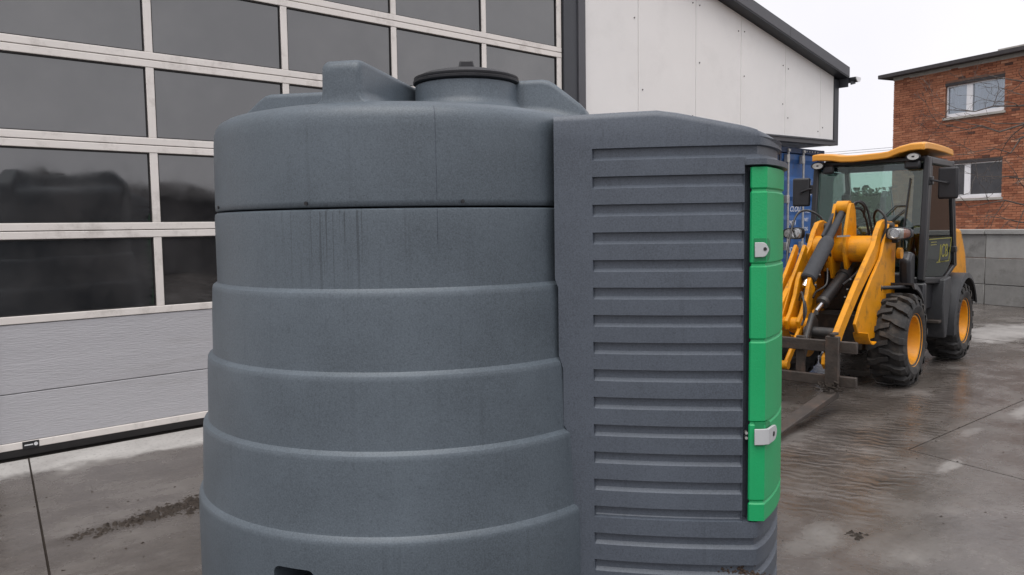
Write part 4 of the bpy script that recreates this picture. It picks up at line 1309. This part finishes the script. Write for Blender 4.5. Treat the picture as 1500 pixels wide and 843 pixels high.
# ---- cab
CV = 0.515
UF0, UF1 = -0.52, -0.66       # windscreen foot and head
UR = -1.72
Zb, Zt = 0.90, 2.05
cabf = MB()
def pil(a, b, wx, wy): cabf.bar(a, b, wx, wy, up=(1, 0, 0))
pil((UF0, CV, Zb), (UF1, CV, Zt), 0.055, 0.085)
pil((UF0, -CV, Zb), (UF1, -CV, Zt), 0.055, 0.085)
pil((UR, CV, 0.98), (UR + 0.22, CV, Zt), 0.05, 0.06)
pil((UR, -CV, 0.98), (UR + 0.22, -CV, Zt), 0.05, 0.06)
cabf.bar((UF1 - .02, -CV + .028, Zt - .012), (UF1 - .02, CV - .028, Zt - .012), 0.05, 0.045)
cabf.bar((UF0, -CV + .028, Zb), (UF0, CV - .028, Zb), 0.07, 0.06)
cabf.bar((UR + .22, -CV + .028, Zt - .03), (UR + .22, CV - .028, Zt - .03), 0.06, 0.06)
cabf.bar((UR, -CV + .028, 1.02), (UR, CV - .028, 1.02), 0.06, 0.10)
for s in (1, -1):
    cabf.bar((UF1 - .045, s * CV, Zt - .03), (UR + .25, s * CV, Zt - .03), 0.05, 0.06)
    cabf.bar((UF0 - .045, s * CV, Zb), (UR + .45, s * CV, 0.86), 0.05, 0.06)
    cabf.bar((UR + .45, s * CV, 0.86), (UR + .03, s * CV, 1.0), 0.049, 0.05)
Ld(cabf, 'cab_frame', M_CABFR, bevel=0.010)
# floor, rear bulkhead and lower tub, dark
tub = MB().prism([(UF0 + .02, 0.60), (UF0 + .02, 0.87), (UR + .5, 0.83), (UR + .02, 0.98), (UR + .02, 0.62)], plateM(0), 2 * CV - 0.06)
Ld(tub, 'cab_floor', M_CABFR, bevel=0.01)
# windscreen and other panes
def uw(z): return UF0 + (UF1 - UF0) * (z - Zb) / (Zt - Zb)
def quad(pts, t=0.005):
    p = [Vector(q) for q in pts]; n_ = (p[1] - p[0]).cross(p[2] - p[0]).normalized() * t
    return MB().add(p + [q + n_ for q in p], [(0, 1, 2, 3), (7, 6, 5, 4), (0, 4, 5, 1), (1, 5, 6, 2), (2, 6, 7, 3), (3, 7, 4, 0)])
Ld(quad([(uw(Zb + .03), -CV + .03, Zb + .03), (uw(Zb + .03), CV - .03, Zb + .03), (uw(2.0), CV - .03, 2.0), (uw(2.0), -CV + .03, 2.0)]), 'windscreen', M_CABGLASS, smooth=0)
# black ceramic border printed round the windscreen with rounded inner corners
brd = MB()
def wpt(v, z, o=0.007): return Vector((uw(z) + o, v, z))
outer = []; inner = []
W0, W1, Z0_, Z1_ = -CV + .03, CV - .03, Zb + .03, 2.0
i0, i1, zz0, zz1 = -0.345, 0.405, 1.02, 1.935
for (cx, cz, a0, ox, oz) in ((i1 - .07, zz1 - .07, 0, W1, Z1_), (i0 + .07, zz1 - .07, 90, W0, Z1_), (i0 + .07, zz0 + .07, 180, W0, Z0_), (i1 - .07, zz0 + .07, 270, W1, Z0_)):
    for k in range(6):
        a = radians(a0 + 90 * k / 5)
        inner.append(wpt(cx + .07 * cos(a), cz + .07 * sin(a)))
        if k == 0: outer.append(wpt(ox if a0 in (0, 180) else cx, cz if a0 in (0, 180) else oz))
        elif k == 5: outer.append(wpt(cx if a0 in (0, 180) else ox, oz if a0 in (0, 180) else cz))
        else: outer.append(wpt(ox, oz))
nI = len(inner)
M_TINT = clear_glass("smoked_band", (0.34, 0.41, 0.41), 0.02)
brd.add(outer + inner, [(k, (k + 1) % nI, nI + (k + 1) % nI, nI + k) for k in range(nI)])
Ld(brd, 'windscreen_border', M_TINT, smooth=0)
Ld(quad([(UR + .25, CV - .04, Zt - .07), (UR + .25, -CV + .04, Zt - .07), (UR + .03, -CV + .04, 1.08), (UR + .03, CV - .04, 1.08)]), 'rear_window', M_CABGLASS, smooth=0)
for s in (1, -1):
    y = s * (CV + 0.004)
    dr = Ld(quad([(uw(1.30) - .05, y, 1.30), (UR + .10, y, 1.30), (UR + .235, y, Zt - .07), (uw(Zt - .07) - .05, y, Zt - .07)]), 'cab_door', M_DOORGLASS, smooth=0)
    lw = MB().prism([(uw(Zb + .04) - .05, Zb + .035), (-1.22, 0.90), (-1.40, 0.95), (-1.58, 1.06), (UR + .055, 1.10), (UR + .098, 1.297), (uw(1.29) - .05, 1.297)], plateM(y), 0.012)
    lw.build('door_lower_glass', M_DOORGRN, dr, smooth=0)
    MB().bar((UR + .08, y + s * .012, 1.0), (UR + .30, y + s * .012, Zt - .04), .02, .035, up=(1, 0, 0)).build('door_edge', M_CABFR, dr)
    MB().bar((uw(1.0) - .06, y + s * .012, 1.0), (uw(Zt - .08) - .06, y + s * .012, Zt - .08), .02, .03, up=(1, 0, 0)).build('door_edge', M_CABFR, dr)
    for hz in (1.16, 1.72):
        MB().box(UR + .06 + (hz - 1) * .2, UR + .12 + (hz - 1) * .2, y - .03, y + .045, hz - .03, hz + .03).build('door_hinge', M_CABFR, dr, bevel=.006)
# maker's lettering on the left door, framed, sheared
Mt = Matrix(((-1, 0, 0, -1.09), (0, 0, 1, CV + 0.0115), (0, 1, 0, 1.095), (0, 0, 0, 1)))
jt = text_mesh('JCB', 0.185, M_LOGO, Mt, loader, 'door_lettering', 0.18, 0.0012, 1.12)
lf = MB()
def LP(x, z): return (-1.02 - x, CV + 0.0118, 1.095 + z)
for a, b in (((-0.02, -0.045), (0.44, -0.045)), ((0.44, -0.045), (0.53, 0.185)), ((0.53, 0.185), (-0.30, 0.185)), ((0.10, -0.045), (0.30, -0.045))):
    lf.bar(LP(*a), LP(*b), 0.003, 0.010, up=(0, 0, 1) if a[1] == b[1] else (1, 0, 0))
for k in (0.155, 0.13):
    lf.bar(LP(-0.24, k), LP(-0.04, k), 0.003, 0.007)
Ld(lf, 'lettering_frame', M_LOGO, smooth=0)
# roof: dished visor edge in front, thin raised shell
RV = [(-0.52, 2.128), (-0.47, 2.135), (-0.33, 2.125), (-0.24, 2.105), (-0.12, 2.100), (0.12, 2.110), (0.20, 2.118), (0.30, 2.158), (0.40, 2.180), (0.49, 2.182), (0.522, 2.176)]
stations = [(-0.505, -0.004, 0.9), (-0.53, 0.0, 1.0), (-0.62, 0.010, 1.0), (-0.90, 0.015, 0.96), (-1.25, 0.012, 0.93), (-1.52, 0.002, 0.90), (-1.56, -0.008, 0.88)]
vs = []; fs = []
nV = len(RV)
for (u, dz, k) in stations:
    for (v, z) in RV:
        zz = 2.135 + (z - 2.135) * (k if k < 1 else 1) + dz
        vs.append((u, v, zz))
for (u, dz, k) in stations:
    for (v, z) in RV:
        zz = 2.135 + (z - 2.135) * (k if k < 1 else 1) + dz
        vs.append((u, v, zz - 0.064))
Tn = len(stations) * nV
for r in range(len(stations) - 1):
    for i in range(nV - 1):
        o = r * nV + i
        fs.append((o, o + 1, o + nV + 1, o + nV)); fs.append((Tn + o, Tn + o + nV, Tn + o + nV + 1, Tn + o + 1))
    fs.append((r * nV, (r + 1) * nV, Tn + (r + 1) * nV, Tn + r * nV))
    o = r * nV + nV - 1
    fs.append((o, Tn + o, Tn + o + nV, o + nV))
for i in range(nV - 1):
    fs.append((i, Tn + i, Tn + i + 1, i + 1))
    o = (len(stations) - 1) * nV + i
    fs.append((o, o + 1, Tn + o + 1, Tn + o))
rf = MB().add(vs, fs)
Ld(rf, 'cab_roof', M_ORANGE, smooth=50, bevel=0.012, seg=3)
Ld(MB().box(-1.5, UF1 - .10, -CV + .03, CV - .03, 2.045, 2.075), 'headlining', M_CABFR, bevel=0.01)
# work lights under the roof corners
for (v, z) in ((-0.475, 2.02), (0.415, 2.055)):
    wl = MB(); Mx = Matrix.Translation((-0.545, v, z)) @ Matrix.Rotation(pi / 2, 4, 'Y')
    sc = Matrix.Diagonal((0.64, 1.12, 1, 1))
    wl.lathe([(0.02, -0.07), (0.045, -0.05), (0.056, -0.01), (0.056, 0.012), (0.050, 0.014), (0.047, 0.004), (0.02, -0.006)], 28, Mx @ sc)
    wo_ = wl.build('work_light', M_CABFR, loader)
    MB().lathe([(0.0465, 0.005), (0.035, 0.002), (0.02, -0.002), (0.004, -0.003)], 28, Mx @ sc).build('reflector', M_LAMP, wo_)
    MB().lathe([(0.008, 0.0), (0.012, 0.008), (0.004, 0.012)], 12, Mx @ sc).build('bulb', M_CABFR, wo_)
# lamp housings, dark mounts
Ld(MB().box(-0.62, -0.56, 0.33, 0.47, 1.945, 2.02), 'lamp_mount', M_CABFR, bevel=0.02)
Ld(MB().box(-0.62, -0.56, -0.43, -0.33, 1.935, 2.02), 'lamp_mount', M_CABFR, bevel=0.02)
# mirrors on arms
for (u, v, z, s) in ((-0.62, 0.70, 1.80, 1), (-0.62, -0.665, 1.765, -1)):
    mr_ = MB().box(-0.02, 0.02, -0.088, 0.088, -0.145, 0.145)
    mo = mr_.build('mirror', M_BLACKP, loader, bevel=0.028, seg=4)
    mo.matrix_local = Matrix.Translation((u, v, z)) @ Matrix.Rotation(radians(-8 * s), 4, 'Z')
    g = MB().box(-0.0225, -0.0205, -0.07, 0.07, -0.125, 0.125).build('mirror_glass', M_CHROME, mo)
    MB().cyl((0.02, 0, 0.0), (0.034, 0, 0.0), 0.016, 12).build('ball_joint', M_BLACKP, mo)
    ar = MB().tube([(-0.62, s * (CV + .02), z + 0.03), (-0.59, s * (CV + .06), z + 0.03), (u + .035, v, z)], 0.010, 8)
    Ld(ar, 'mirror_arm', M_CABFR)
    Ld(MB().box(-0.67, -0.60, s * CV - .02, s * CV + .055 if s > 0 else s * CV + .02, z - .01, z + .07) if s > 0 else MB().box(-0.67, -0.60, s * CV - .055, s * CV + .02, z - .02, z + .07), 'mirror_mount', M_CABFR, bevel=0.01)
# wiper
wu = uw(1.62) + 0.02
Ld(MB().bar((uw(1.30) + .02, 0.335, 1.28), (uw(1.87) + .018, 0.375, 1.86), 0.010, 0.022, up=(1, 0, 0)), 'wiper_blade', M_CABFR)
Ld(MB().bar((uw(1.28) + .03, -0.02, 1.30), (uw(1.58) + .03, 0.26, 1.60), 0.009, 0.009).bar((uw(1.58) + .03, 0.26, 1.60), (uw(1.58) + .03, 0.352, 1.60), 0.009, 0.009)
   .bar((uw(1.28) + .03, 0.03, 1.27), (uw(1.57) + .03, 0.345, 1.565), 0.009, 0.009), 'wiper_arm', M_CABFR)
# thin aerial-like mast and second wiper seen through the glass at the rear
Ld(MB().bar((UR + .12, -0.02, 1.32), (UR + .20, -0.06, 1.78), 0.010, 0.016, up=(1, 0, 0)), 'rear_wiper', M_CABFR)
# seat and steering wheel
seat = MB(); sp_ = []
for k in range(16):
    a = pi * k / 15
    sp_.append((0.20 * cos(a), 1.35 + 0.17 * sin(a)))
seat.prism([(0.22, 0.95), (0.20, 1.35)] + sp_[1:-1] + [(-0.20, 1.35), (-0.22, 0.95)], latM(-1.42), 0.10)
seat.box(-1.40, -0.98, -0.22, 0.22, 0.90, 1.02)
Ld(seat, 'seat', M_SEAT, bevel=0.03, seg=3)
sw = MB(); Ms = Matrix.Translation((-0.80, 0.0, 1.36)) @ Matrix.Rotation(radians(-28), 4, 'Y')
ring = [Ms @ Vector((0.17 * cos(2 * pi * k / 32), 0.17 * sin(2 * pi * k / 32), 0)) for k in range(33)]
sw.tube(ring, 0.012, 8)
for k in range(3):
    a = 2 * pi * k / 3
    sw.tube([Ms @ Vector((0, 0, -0.02)), Ms @ Vector((0.165 * cos(a), 0.165 * sin(a), 0))], 0.008, 6)
sw.tube([Ms @ Vector((0, 0, 0)), (-0.66, 0, 0.95)], 0.025, 10)
Ld(sw, 'steering_wheel', M_CABFR)
# fenders: arched shells over the wheels
def fender(u0, v0, v1, r, z0, a0, a1, name, tail=0.0, mt=None):
    n_ = 16; v_ = []; f_ = []
    for k in range(n_ + 1):
        a = radians(a0 + (a1 - a0) * k / n_)
        for rr, vv in ((r, v0), (r, v1), (r - 0.05, v1 + math.copysign(0.012, v1 - v0)), (r - 0.055, v1), (r - 0.018, v1 - math.copysign(0.02, v1 - v0)), (r - 0.018, v0)):
            v_.append((u0 + rr * cos(a), vv, z0 + rr * sin(a)))
    for k in range(n_):
        for e_ in range(6):
            o = 6 * k
            f_.append((o + e_, o + (e_ + 1) % 6, o + 6 + (e_ + 1) % 6, o + 6 + e_))
    f_ += [tuple(range(6)), tuple(reversed(range(6 * n_, 6 * n_ + 6)))]
    Ld(MB().add(v_, f_), name, mt or M_FENDER, smooth=40)
for s in (1, -1):
    fender(-1.79, s * 0.24, s * 0.63, 0.50, 0.41, -12, 160, 'rear_fender')
    fender(0.0, s * 0.27, s * 0.58, 0.50, 0.41, 95, 178, 'front_fender', mt=M_CABFR)
    Ld(MB().prism([(-1.18, 0.30), (-1.10, 0.30), (-1.02, 0.62), (-1.08, 0.88), (-1.30, 0.90), (-1.34, 0.80)], plateM(s * 0.42), 0.34), 'fender_skirt', M_FENDER, bevel=0.012)
    Ld(MB().box(-1.12, -0.96, s * 0.40 - 0.15, s * 0.40 + 0.17, 0.455, 0.485), 'step', M_RUST, bevel=0.006)
    Ld(MB().box(-0.56, -0.48, s * 0.43 - 0.13, s * 0.43 + 0.13, 0.45, 0.88), 'front_skirt', M_CABFR, bevel=0.02)
# dark console beside the tower
Ld(MB().prism([(-0.30, 0.72), (-0.24, 1.10), (-0.32, 1.18), (-0.42, 1.16), (-0.44, 0.72)], plateM(0.44), 0.10), 'side_console', M_CABFR, bevel=0.03, seg=3)

# ================================================================== BRICK HOUSE
HE = Vector((-0.2957, -0.9553, 0)); HN = Vector((-0.9553, 0.2957, 0))      # along the front (to picture right), and out of it
HP = Vector((25.90030545, 10.63833529, 0))
MH = Matrix(((HE.x, HN.x, 0, HP.x), (HE.y, HN.y, 0, HP.y), (0, 0, 1, 0), (0, 0, 0, 1)))
house = thing('brick_house', 'red brick house with flat dark roof and white framed windows', 'house', MH)
def Ho(mb, name, m_, par=None, **k): return mb.build(name, m_, par or house, **k)
HL_, HD, HZ = 9.0, 9.0, 5.84
wins = [(1.76, 3.52, 4.40, 5.30), (1.76, 3.52, 2.06, 3.06), (5.4, 7.1, 4.40, 5.30), (5.4, 7.1, 2.06, 3.06)]
# mortar core with window holes: built from strips
core = MB()
xs_ = sorted({0.012, HL_ - .012} | {w_[0] for w_ in wins} | {w_[1] for w_ in wins})
zs_ = sorted({0.0, HZ} | {w_[2] for w_ in wins} | {w_[3] for w_ in wins})
for a, b in zip(xs_, xs_[1:]):
    for c_, d_ in zip(zs_, zs_[1:]):
        if any(w_[0] <= a and b <= w_[1] and w_[2] <= c_ and d_ <= w_[3] for w_ in wins): continue
        core.box(a, b, -0.30, -0.012, c_, d_)
core.box(0.012, HL_ - .012, -HD, -HD + .3, 0, HZ)
core.box(0.012, 0.30, -HD + .3, -0.30, 0, HZ)
core.box(HL_ - .30, HL_ - .012, -HD + .3, -0.30, 0, HZ)
Ho(core, 'wall', M_MORTAR, smooth=0)
# bricks laid in running bond on the front and on the left flank; real blocks, uneven and some dark
bk = MB(); tones = []
BLn, BHt, JT = 0.215, 0.058, 0.011
def lay(origin, du, dn, length, zlo, zhi, holes):
    z = zlo; row = 0
    while z + BHt <= zhi:
        x = -0.11 if row % 2 else 0.0
        while x < length - 0.01:
            a = max(0, x); b = min(length, x + BLn)
            x += BLn + JT
            if b - a < 0.03: continue
            segs = [(a, b)]
            for (h0, h1, hz0, hz1) in holes:
                if z + BHt > hz0 and z < hz1:
                    ns_ = []
                    for (p, q) in segs:
                        if q <= h0 or p >= h1: ns_.append((p, q)); continue
                        if p < h0 - .02: ns_.append((p, h0))
                        if q > h1 + .02: ns_.append((h1, q))
                    segs = ns_
            for (p, q) in segs:
                out_ = random.gauss(0, 0.0035)
                zj = random.uniform(-0.002, 0.002)
                v_ = []
                for dd in (-0.014, out_):
                    for (xx, zz) in ((p, z + zj), (q, z + zj + random.uniform(-.002, .002)), (q, z + BHt + zj), (p, z + BHt + zj)):
                        v_.append(origin + du * xx + dn * dd + Vector((0, 0, zz)))
                bk.add(v_, [(4, 5, 6, 7), (0, 1, 5, 4), (1, 2, 6, 5), (2, 3, 7, 6), (3, 0, 4, 7)])
                r_ = random.random()
                tn = 0.02 if r_ < 0.022 else 0.10 if r_ < 0.06 else min(1, max(0.12, random.gauss(0.46, 0.17)))
                cpos = origin + du * (p + q) * .5 + Vector((0, 0, z))
                if tn > .11: tn = min(1, max(.1, tn + 0.30 * noise.noise(cpos * 0.8) + 0.18 * noise.noise(cpos * 3.1)))
                tones.extend([tn] * 5)
        z += BHt + JT; row += 1
holes = [(a, b, c_ - .07, d_ + .09) for a, b, c_, d_ in wins]
lay(Vector((0, 0, 0)), Vector((1, 0, 0)), Vector((0, 1, 0)), 5.4, 0.0, HZ, holes)
bo = Ho(bk, 'brickwork', M_BRICK, smooth=0)
at = bo.data.attributes.new('tone', 'FLOAT', 'FACE')
at.data.foreach_set('value', tones)
tag(bo, kind='stuff')
for (a, b, c_, d_) in wins:
    wn = Ho(MB().box(a, b, -0.29, -0.20, d_ - 0.0, d_ + 0.085), 'window', M_ROOF, smooth=0)
    fr = MB(); fy0, fy1 = -0.13, -0.07
    fr.box(a, a + .04, fy0, fy1, c_, d_); fr.box(b - .03, b, fy0, fy1, c_, d_)
    fr.box(a + .04, b - .03, fy0, fy1, d_ - .03, d_); fr.box(a + .04, b - .03, fy0, fy1, c_, c_ + .11)
    mxx = a + (b - a) * 0.40
    fr.box(mxx - .09, mxx + .09, fy0, fy1 + .006, c_ + .11, d_ - .03)
    fr.build('window_frame', M_PVC, wn, bevel=.006)
    net = c_ > 4
    for (p, q) in ((a + .04, mxx - .09), (mxx + .09, b - .03)):
        MB().box(p, q, -0.105, -0.098, c_ + .11, d_ - .03).build('window_pane', M_NETGLASS if net else M_HOUSEGLASS, wn, smooth=0)
        if net:
            cv = []; n_ = 40
            for k in range(n_ + 1):
                x = p + (q - p) * k / n_
                y = -0.135 + 0.010 * sin(k * 1.9) + random.uniform(-.003, .003)
                cv += [(x, y, c_ + .09), (x, y, d_ - .03)]
            MB().add(cv, [(2 * k, 2 * k + 2, 2 * k + 3, 2 * k + 1) for k in range(n_)]).build('curtain', M_CURTAIN, wn, smooth=60)
    MB().box(a, b, -0.30, -0.28, c_, d_).build('room_back', M_ROOMDK, wn, smooth=0)
    MB().box(a - .05, b + .05, -0.14, 0.045, c_ - .068, c_ - .002).build('window_sill', M_SILL, wn, bevel=.006)
    MB().box(a, b, -0.012, 0.012, d_ + .002, d_ + .085).build('lintel', M_ROOF, wn, smooth=0)
Ho(MB().box(-0.02, 9.0, -HD, 0.006, HZ - 0.085, HZ + 0.02), 'eave_course', M_SILL, smooth=0)
Ho(MB().box(-0.30, 9.3, -HD - .3, 0.30, HZ + 0.022, HZ + 0.075), 'roof', M_ROOF, smooth=0, bevel=.01)
Ho(MB().box(-0.32, 9.32, 0.30, 0.335, HZ + 0.0, HZ + 0.115), 'roof_edge', M_ROOF, bevel=.01)
Ho(MB().box(-0.335, -0.30, -HD, 0.298, HZ + 0.0, HZ + 0.115), 'roof_edge', M_ROOF, bevel=.01)
Ho(MB().box(3.42, 9.2, -3.2, 0.20, HZ + 0.078, HZ + 0.185), 'roof_step', M_SILL, bevel=.015)
ch = Ho(MB().box(3.98, 4.50, -0.65, -0.13, HZ + 0.19, HZ + 0.62), 'chimney', M_SILL, bevel=.01)
MB().box(3.95, 4.53, -0.68, -0.10, HZ + 0.622, HZ + 0.68).build('chimney_cap', M_ROOF, ch, bevel=.008)

# ================================================================== CONCRETE WALL in front of the house
PW = Vector((15.3, 4.65, 0))
MWl = Matrix(((HE.x, HN.x, 0, PW.x), (HE.y, HN.y, 0, PW.y), (0, 0, 1, 0), (0, 0, 0, 1)))
cwall = thing('concrete_wall', 'low grey wall of stacked concrete panels behind the loader', 'wall', MWl)
bays = [-6.2, -4.15, -2.1, -0.05, 2.0, 4.05, 6.1]
hts = [(0.0, 0.345), (0.352, 0.795), (0.802, 1.20)]
for a, b in zip(bays, bays[1:]):
    for (c_, d_) in hts:
        o = random.uniform(-.006, .006)
        MB().box(a + .004, b - .004, -0.12 + o, 0.0 + o, c_, d_).build('concrete_panel', M_CONC2 if c_ > .8 and a > -1 else M_CONC, cwall, bevel=.008, seg=1)
    MB().box(a, b - .006, -0.16, 0.04, 1.203, 1.29).build('coping', M_CONC2, cwall, bevel=.012, seg=2)

# ================================================================== HEDGE, WIRES, TREE
def leaf_mass(name, boxes, n, size, m_, label, cat, kind=None, group=None):
    b = MB()
    for _ in range(n):
        cx, cy, cz, rx, ry, rz = random.choice(boxes)
        while True:
            p = Vector((random.uniform(-1, 1), random.uniform(-1, 1), random.uniform(-1, 1)))
            if p.length <= 1: break
        p = p.normalized() * (0.55 + 0.45 * random.random() ** 0.6) if random.random() < .75 else p
        q = Vector((cx + p.x * rx, cy + p.y * ry, max(0.02, cz + p.z * rz)))
        a = Vector((random.gauss(0, 1), random.gauss(0, 1), random.gauss(0, 1))).normalized()
        c_ = a.orthogonal().normalized(); d_ = a.cross(c_)
        s = size * random.uniform(.6, 1.4)
        b.add([q + c_ * s, q + d_ * s * .6, q - c_ * s, q - d_ * s * .6], [(0, 1, 2, 3)])
    return b
hb = []
for k in range(16):
    t_ = k / 15
    hb.append((36 + 14 * t_ + random.uniform(-.6, .6), 24.5 - 12 * t_ + random.uniform(-.6, .6), 1.5, 1.5, 1.5, 1.75 + random.uniform(-.25, .12)))
hg = leaf_mass('hedge', hb, 15000, 0.13, M_LEAF, '', '')
for k in range(15):
    hg.bar((hb[k][0], hb[k][1], 1.35), (hb[k + 1][0], hb[k + 1][1], 1.35), 1.8, 2.7)
tag(hg.build('hedge', M_LEAF, None, smooth=0), 'far green hedge seen through the cab glass', 'hedge', kind='stuff')
far = []
for k in range(26):
    far.append((62 + random.uniform(-4, 24), -30 + k * 5.0, 1.6, 4.2, 4.2, 2.1))
ft = leaf_mass('far_trees', far, 9000, 0.5, M_LEAF, '', '')
tag(ft.build('tree_belt', mat("far_tree_grey_green", (0.10, 0.115, 0.08), 0.9, var=0.3), None, smooth=0), 'distant dull green belt of trees beyond the houses', 'trees', kind='stuff')

wz = [(4.915, 5.28), (4.80, 5.17), (4.66, 5.02), (4.50, 4.80)]
for k, (za, zb) in enumerate(wz):
    a = Vector((39.21, 18.83, za)); b = Vector((41.23, 17.0, zb))
    dirv = b - a
    p0 = a - dirv * 4.5; p1 = b + dirv * 3.0
    pts = []
    for q in range(13):
        t_ = q / 12
        p = p0.lerp(p1, t_); p.z = za + (zb - za) * 0.5 * ((p - a).dot(dirv) / dirv.length_squared) * 1.0 - 0.03 + 0.02 * (t_ - .5) ** 2
        pts.append(p)
    lab = ['uppermost thin overhead wire beside the brick house', 'second thin overhead wire from the top', 'third thin overhead wire from the top', 'lowest thin overhead wire just above the cab roof'][k]
    tag(MB().tube(pts, 0.011, 5).build('overhead_wire', M_WIRE, None), lab, 'wire', 'overhead wires behind the loader')

# bare tree: trunk stands out of frame on the right, its limbs reach into the picture
def cam_pt(px, py, depth):
    return Vector((0, 0, 1.465)) + (CAM_F + CAM_R * ((px - 750) / 1181.94) - CAM_U * ((py - 421.5) / 1181.94)) * depth
tree = thing('bare_tree', 'leafless tree whose thin twigs cross the brick house from the right', 'tree', Matrix.Translation((18.6, 3.0, 0)))
TI = Matrix.Translation((-18.6, -3.0, 0))
trunk_pts = [(18.6, 3.0, 0), (18.58, 3.02, 0.8), (18.5, 3.1, 1.7), (18.55, 3.0, 2.7), (18.4, 3.1, 3.7), (18.45, 3.2, 4.8), (18.3, 3.3, 6.0)]
to_ = MB().tube(trunk_pts, [0.17, 0.14, 0.125, 0.11, 0.085, 0.06, 0.03], 12).build('trunk', M_BARK, tree)
to_.matrix_local = TI
rng = random.Random(21)
def grow(b, p, d, ln, r, lvl):
    pts = [p]; rs = [r]
    n_ = 6
    for k in range(n_):
        d = (d + Vector((rng.gauss(0, .17), rng.gauss(0, .17), rng.gauss(0.015, .16)))).normalized()
        p = p + d * (ln / n_)
        pts.append(p); rs.append(r * (1 - 0.75 * (k + 1) / n_))
        if lvl < 3 and rng.random() < (0.62 if lvl else 0.75) and k > 0:
            sd = (d + Vector((rng.gauss(0, .65), rng.gauss(0, .65), rng.gauss(0.05, .55)))).normalized()
            grow(b, p, sd, ln * rng.uniform(.35, .62), max(0.0035, rs[-1] * .68), lvl + 1)
    b.tube(pts, rs, 6)
limbs = [((18.55, 3.0, 2.7), (1452, 262)), ((18.5, 3.05, 2.3), (1420, 300)), ((18.42, 3.1, 3.4), (1375, 180)), ((18.4, 3.1, 3.7), (1390, 160)), ((18.45, 3.2, 4.3), (1440, 110)),
         ((18.4, 3.15, 3.9), (1430, 225)), ((18.52, 3.08, 1.9), (1450, 318))]
for i, (st_, (px, py)) in enumerate(limbs):
    st_ = Vector(st_)
    e_ = cam_pt(px, py, 14.6)
    b = MB()
    pts = []; rs = []
    n_ = 9; ln = (e_ - st_).length
    wob = [Vector((rng.gauss(0, .09), rng.gauss(0, .09), rng.gauss(0, .10))) for _ in range(n_ + 1)]
    for k in range(n_ + 1):
        t_ = k / n_
        p = st_.lerp(e_, t_) + wob[k] * (sin(pi * t_) + .25) + Vector((0, 0, -0.22 * sin(pi * t_)))
        if k == 0: p = st_
        pts.append(p); rs.append(0.034 * (1 - t_) ** 1.1 + 0.0055)
        if k > 2:
            for _ in range(1 if rng.random() < .75 else 2):
                d = ((e_ - st_).normalized() + Vector((rng.gauss(0, .6), rng.gauss(0, .6), rng.gauss(.05, .6)))).normalized()
                grow(b, p, d, ln * rng.uniform(.14, .34), max(.006, rs[-1] * .6), 1)
    b.tube(pts, rs, 8)
    o = b.build('branch', M_BARK, tree); o.matrix_local = TI
for i in range(5):
    b = MB()
    grow(b, Vector((18.45, 3.15, 3.6 + i * .5)), Vector((rng.gauss(.6, .4), rng.gauss(-.5, .5), .6)).normalized(), 2.4, .035, 1)
    o = b.build('branch', M_BARK, tree); o.matrix_local = TI

# ================================================================== DEBRIS ON THE GROUND
db = MB()
rng = random.Random(5)
def clod(b, x, y, s):
    v_ = []
    for k in range(5):
        a = 2 * pi * k / 5 + rng.random()
        v_.append((x + s * cos(a) * rng.uniform(.6, 1.3), y + s * sin(a) * rng.uniform(.6, 1.3), 0.0))
    v_.append((x + rng.gauss(0, s * .3), y + rng.gauss(0, s * .3), s * rng.uniform(.35, .8)))
    b.add(v_, [(k, (k + 1) % 5, 5) for k in range(5)])
for k in range(620):
    t_ = rng.random() ** 0.62
    x = 0.90 + (1.66 - 0.90) * t_
    y = 4.215 + 0.075 * t_ + rng.gauss(0, 0.018 + 0.04 * t_)
    clod(db, x, y, (rng.uniform(.003, .010) if rng.random() < .8 else rng.uniform(.012, .024)) * (0.6 + .6 * t_))
for k in range(60):
    clod(db, rng.uniform(.5, 2.0), rng.uniform(3.7, 5.0), rng.uniform(.003, .009))
for k in range(90):
    clod(db, rng.uniform(3.2, 7.5), rng.uniform(.4, 3.0), rng.uniform(.003, .010))
for (x, y) in ((1.75, 4.33), (1.70, 4.28), (1.62, 4.05), (3.65, 1.62), (3.67, 1.64), (5.0, 1.0)):
    for k in range(8): clod(db, x + rng.gauss(0, .02), y + rng.gauss(0, .02), rng.uniform(.006, .018))
tag(db.build('soil_crumbs', M_SOIL, None, smooth=0), 'trail of dark soil crumbs on the wet concrete beside the tank', 'soil', kind='stuff')

# ================================================================== ACROSS THE YARD, behind the photographer (seen only mirrored in the door)
sh = thing('storage_shed', 'long low dark shed across the yard, mirrored in the door panes', 'shed', Matrix.Translation((6, -13, 0)))
MB().box(-14, 12, -4, 0, 0, 2.25).build('wall', M_SHED, sh, smooth=0)
MB().prism([(-4.4, 2.25), (0.4, 2.25), (-2.0, 2.75)], Matrix(((0, 0, 1, -1), (1, 0, 0, 0), (0, 1, 0, 0), (0, 0, 0, 1))), 27).build('roof', M_ROOF, sh, smooth=0)
for k in range(4):
    MB().box(-12 + k * 6, -9 + k * 6, 0.0, 0.04, 0.05, 2.1).build('door', M_ANTH2, sh, bevel=.01)
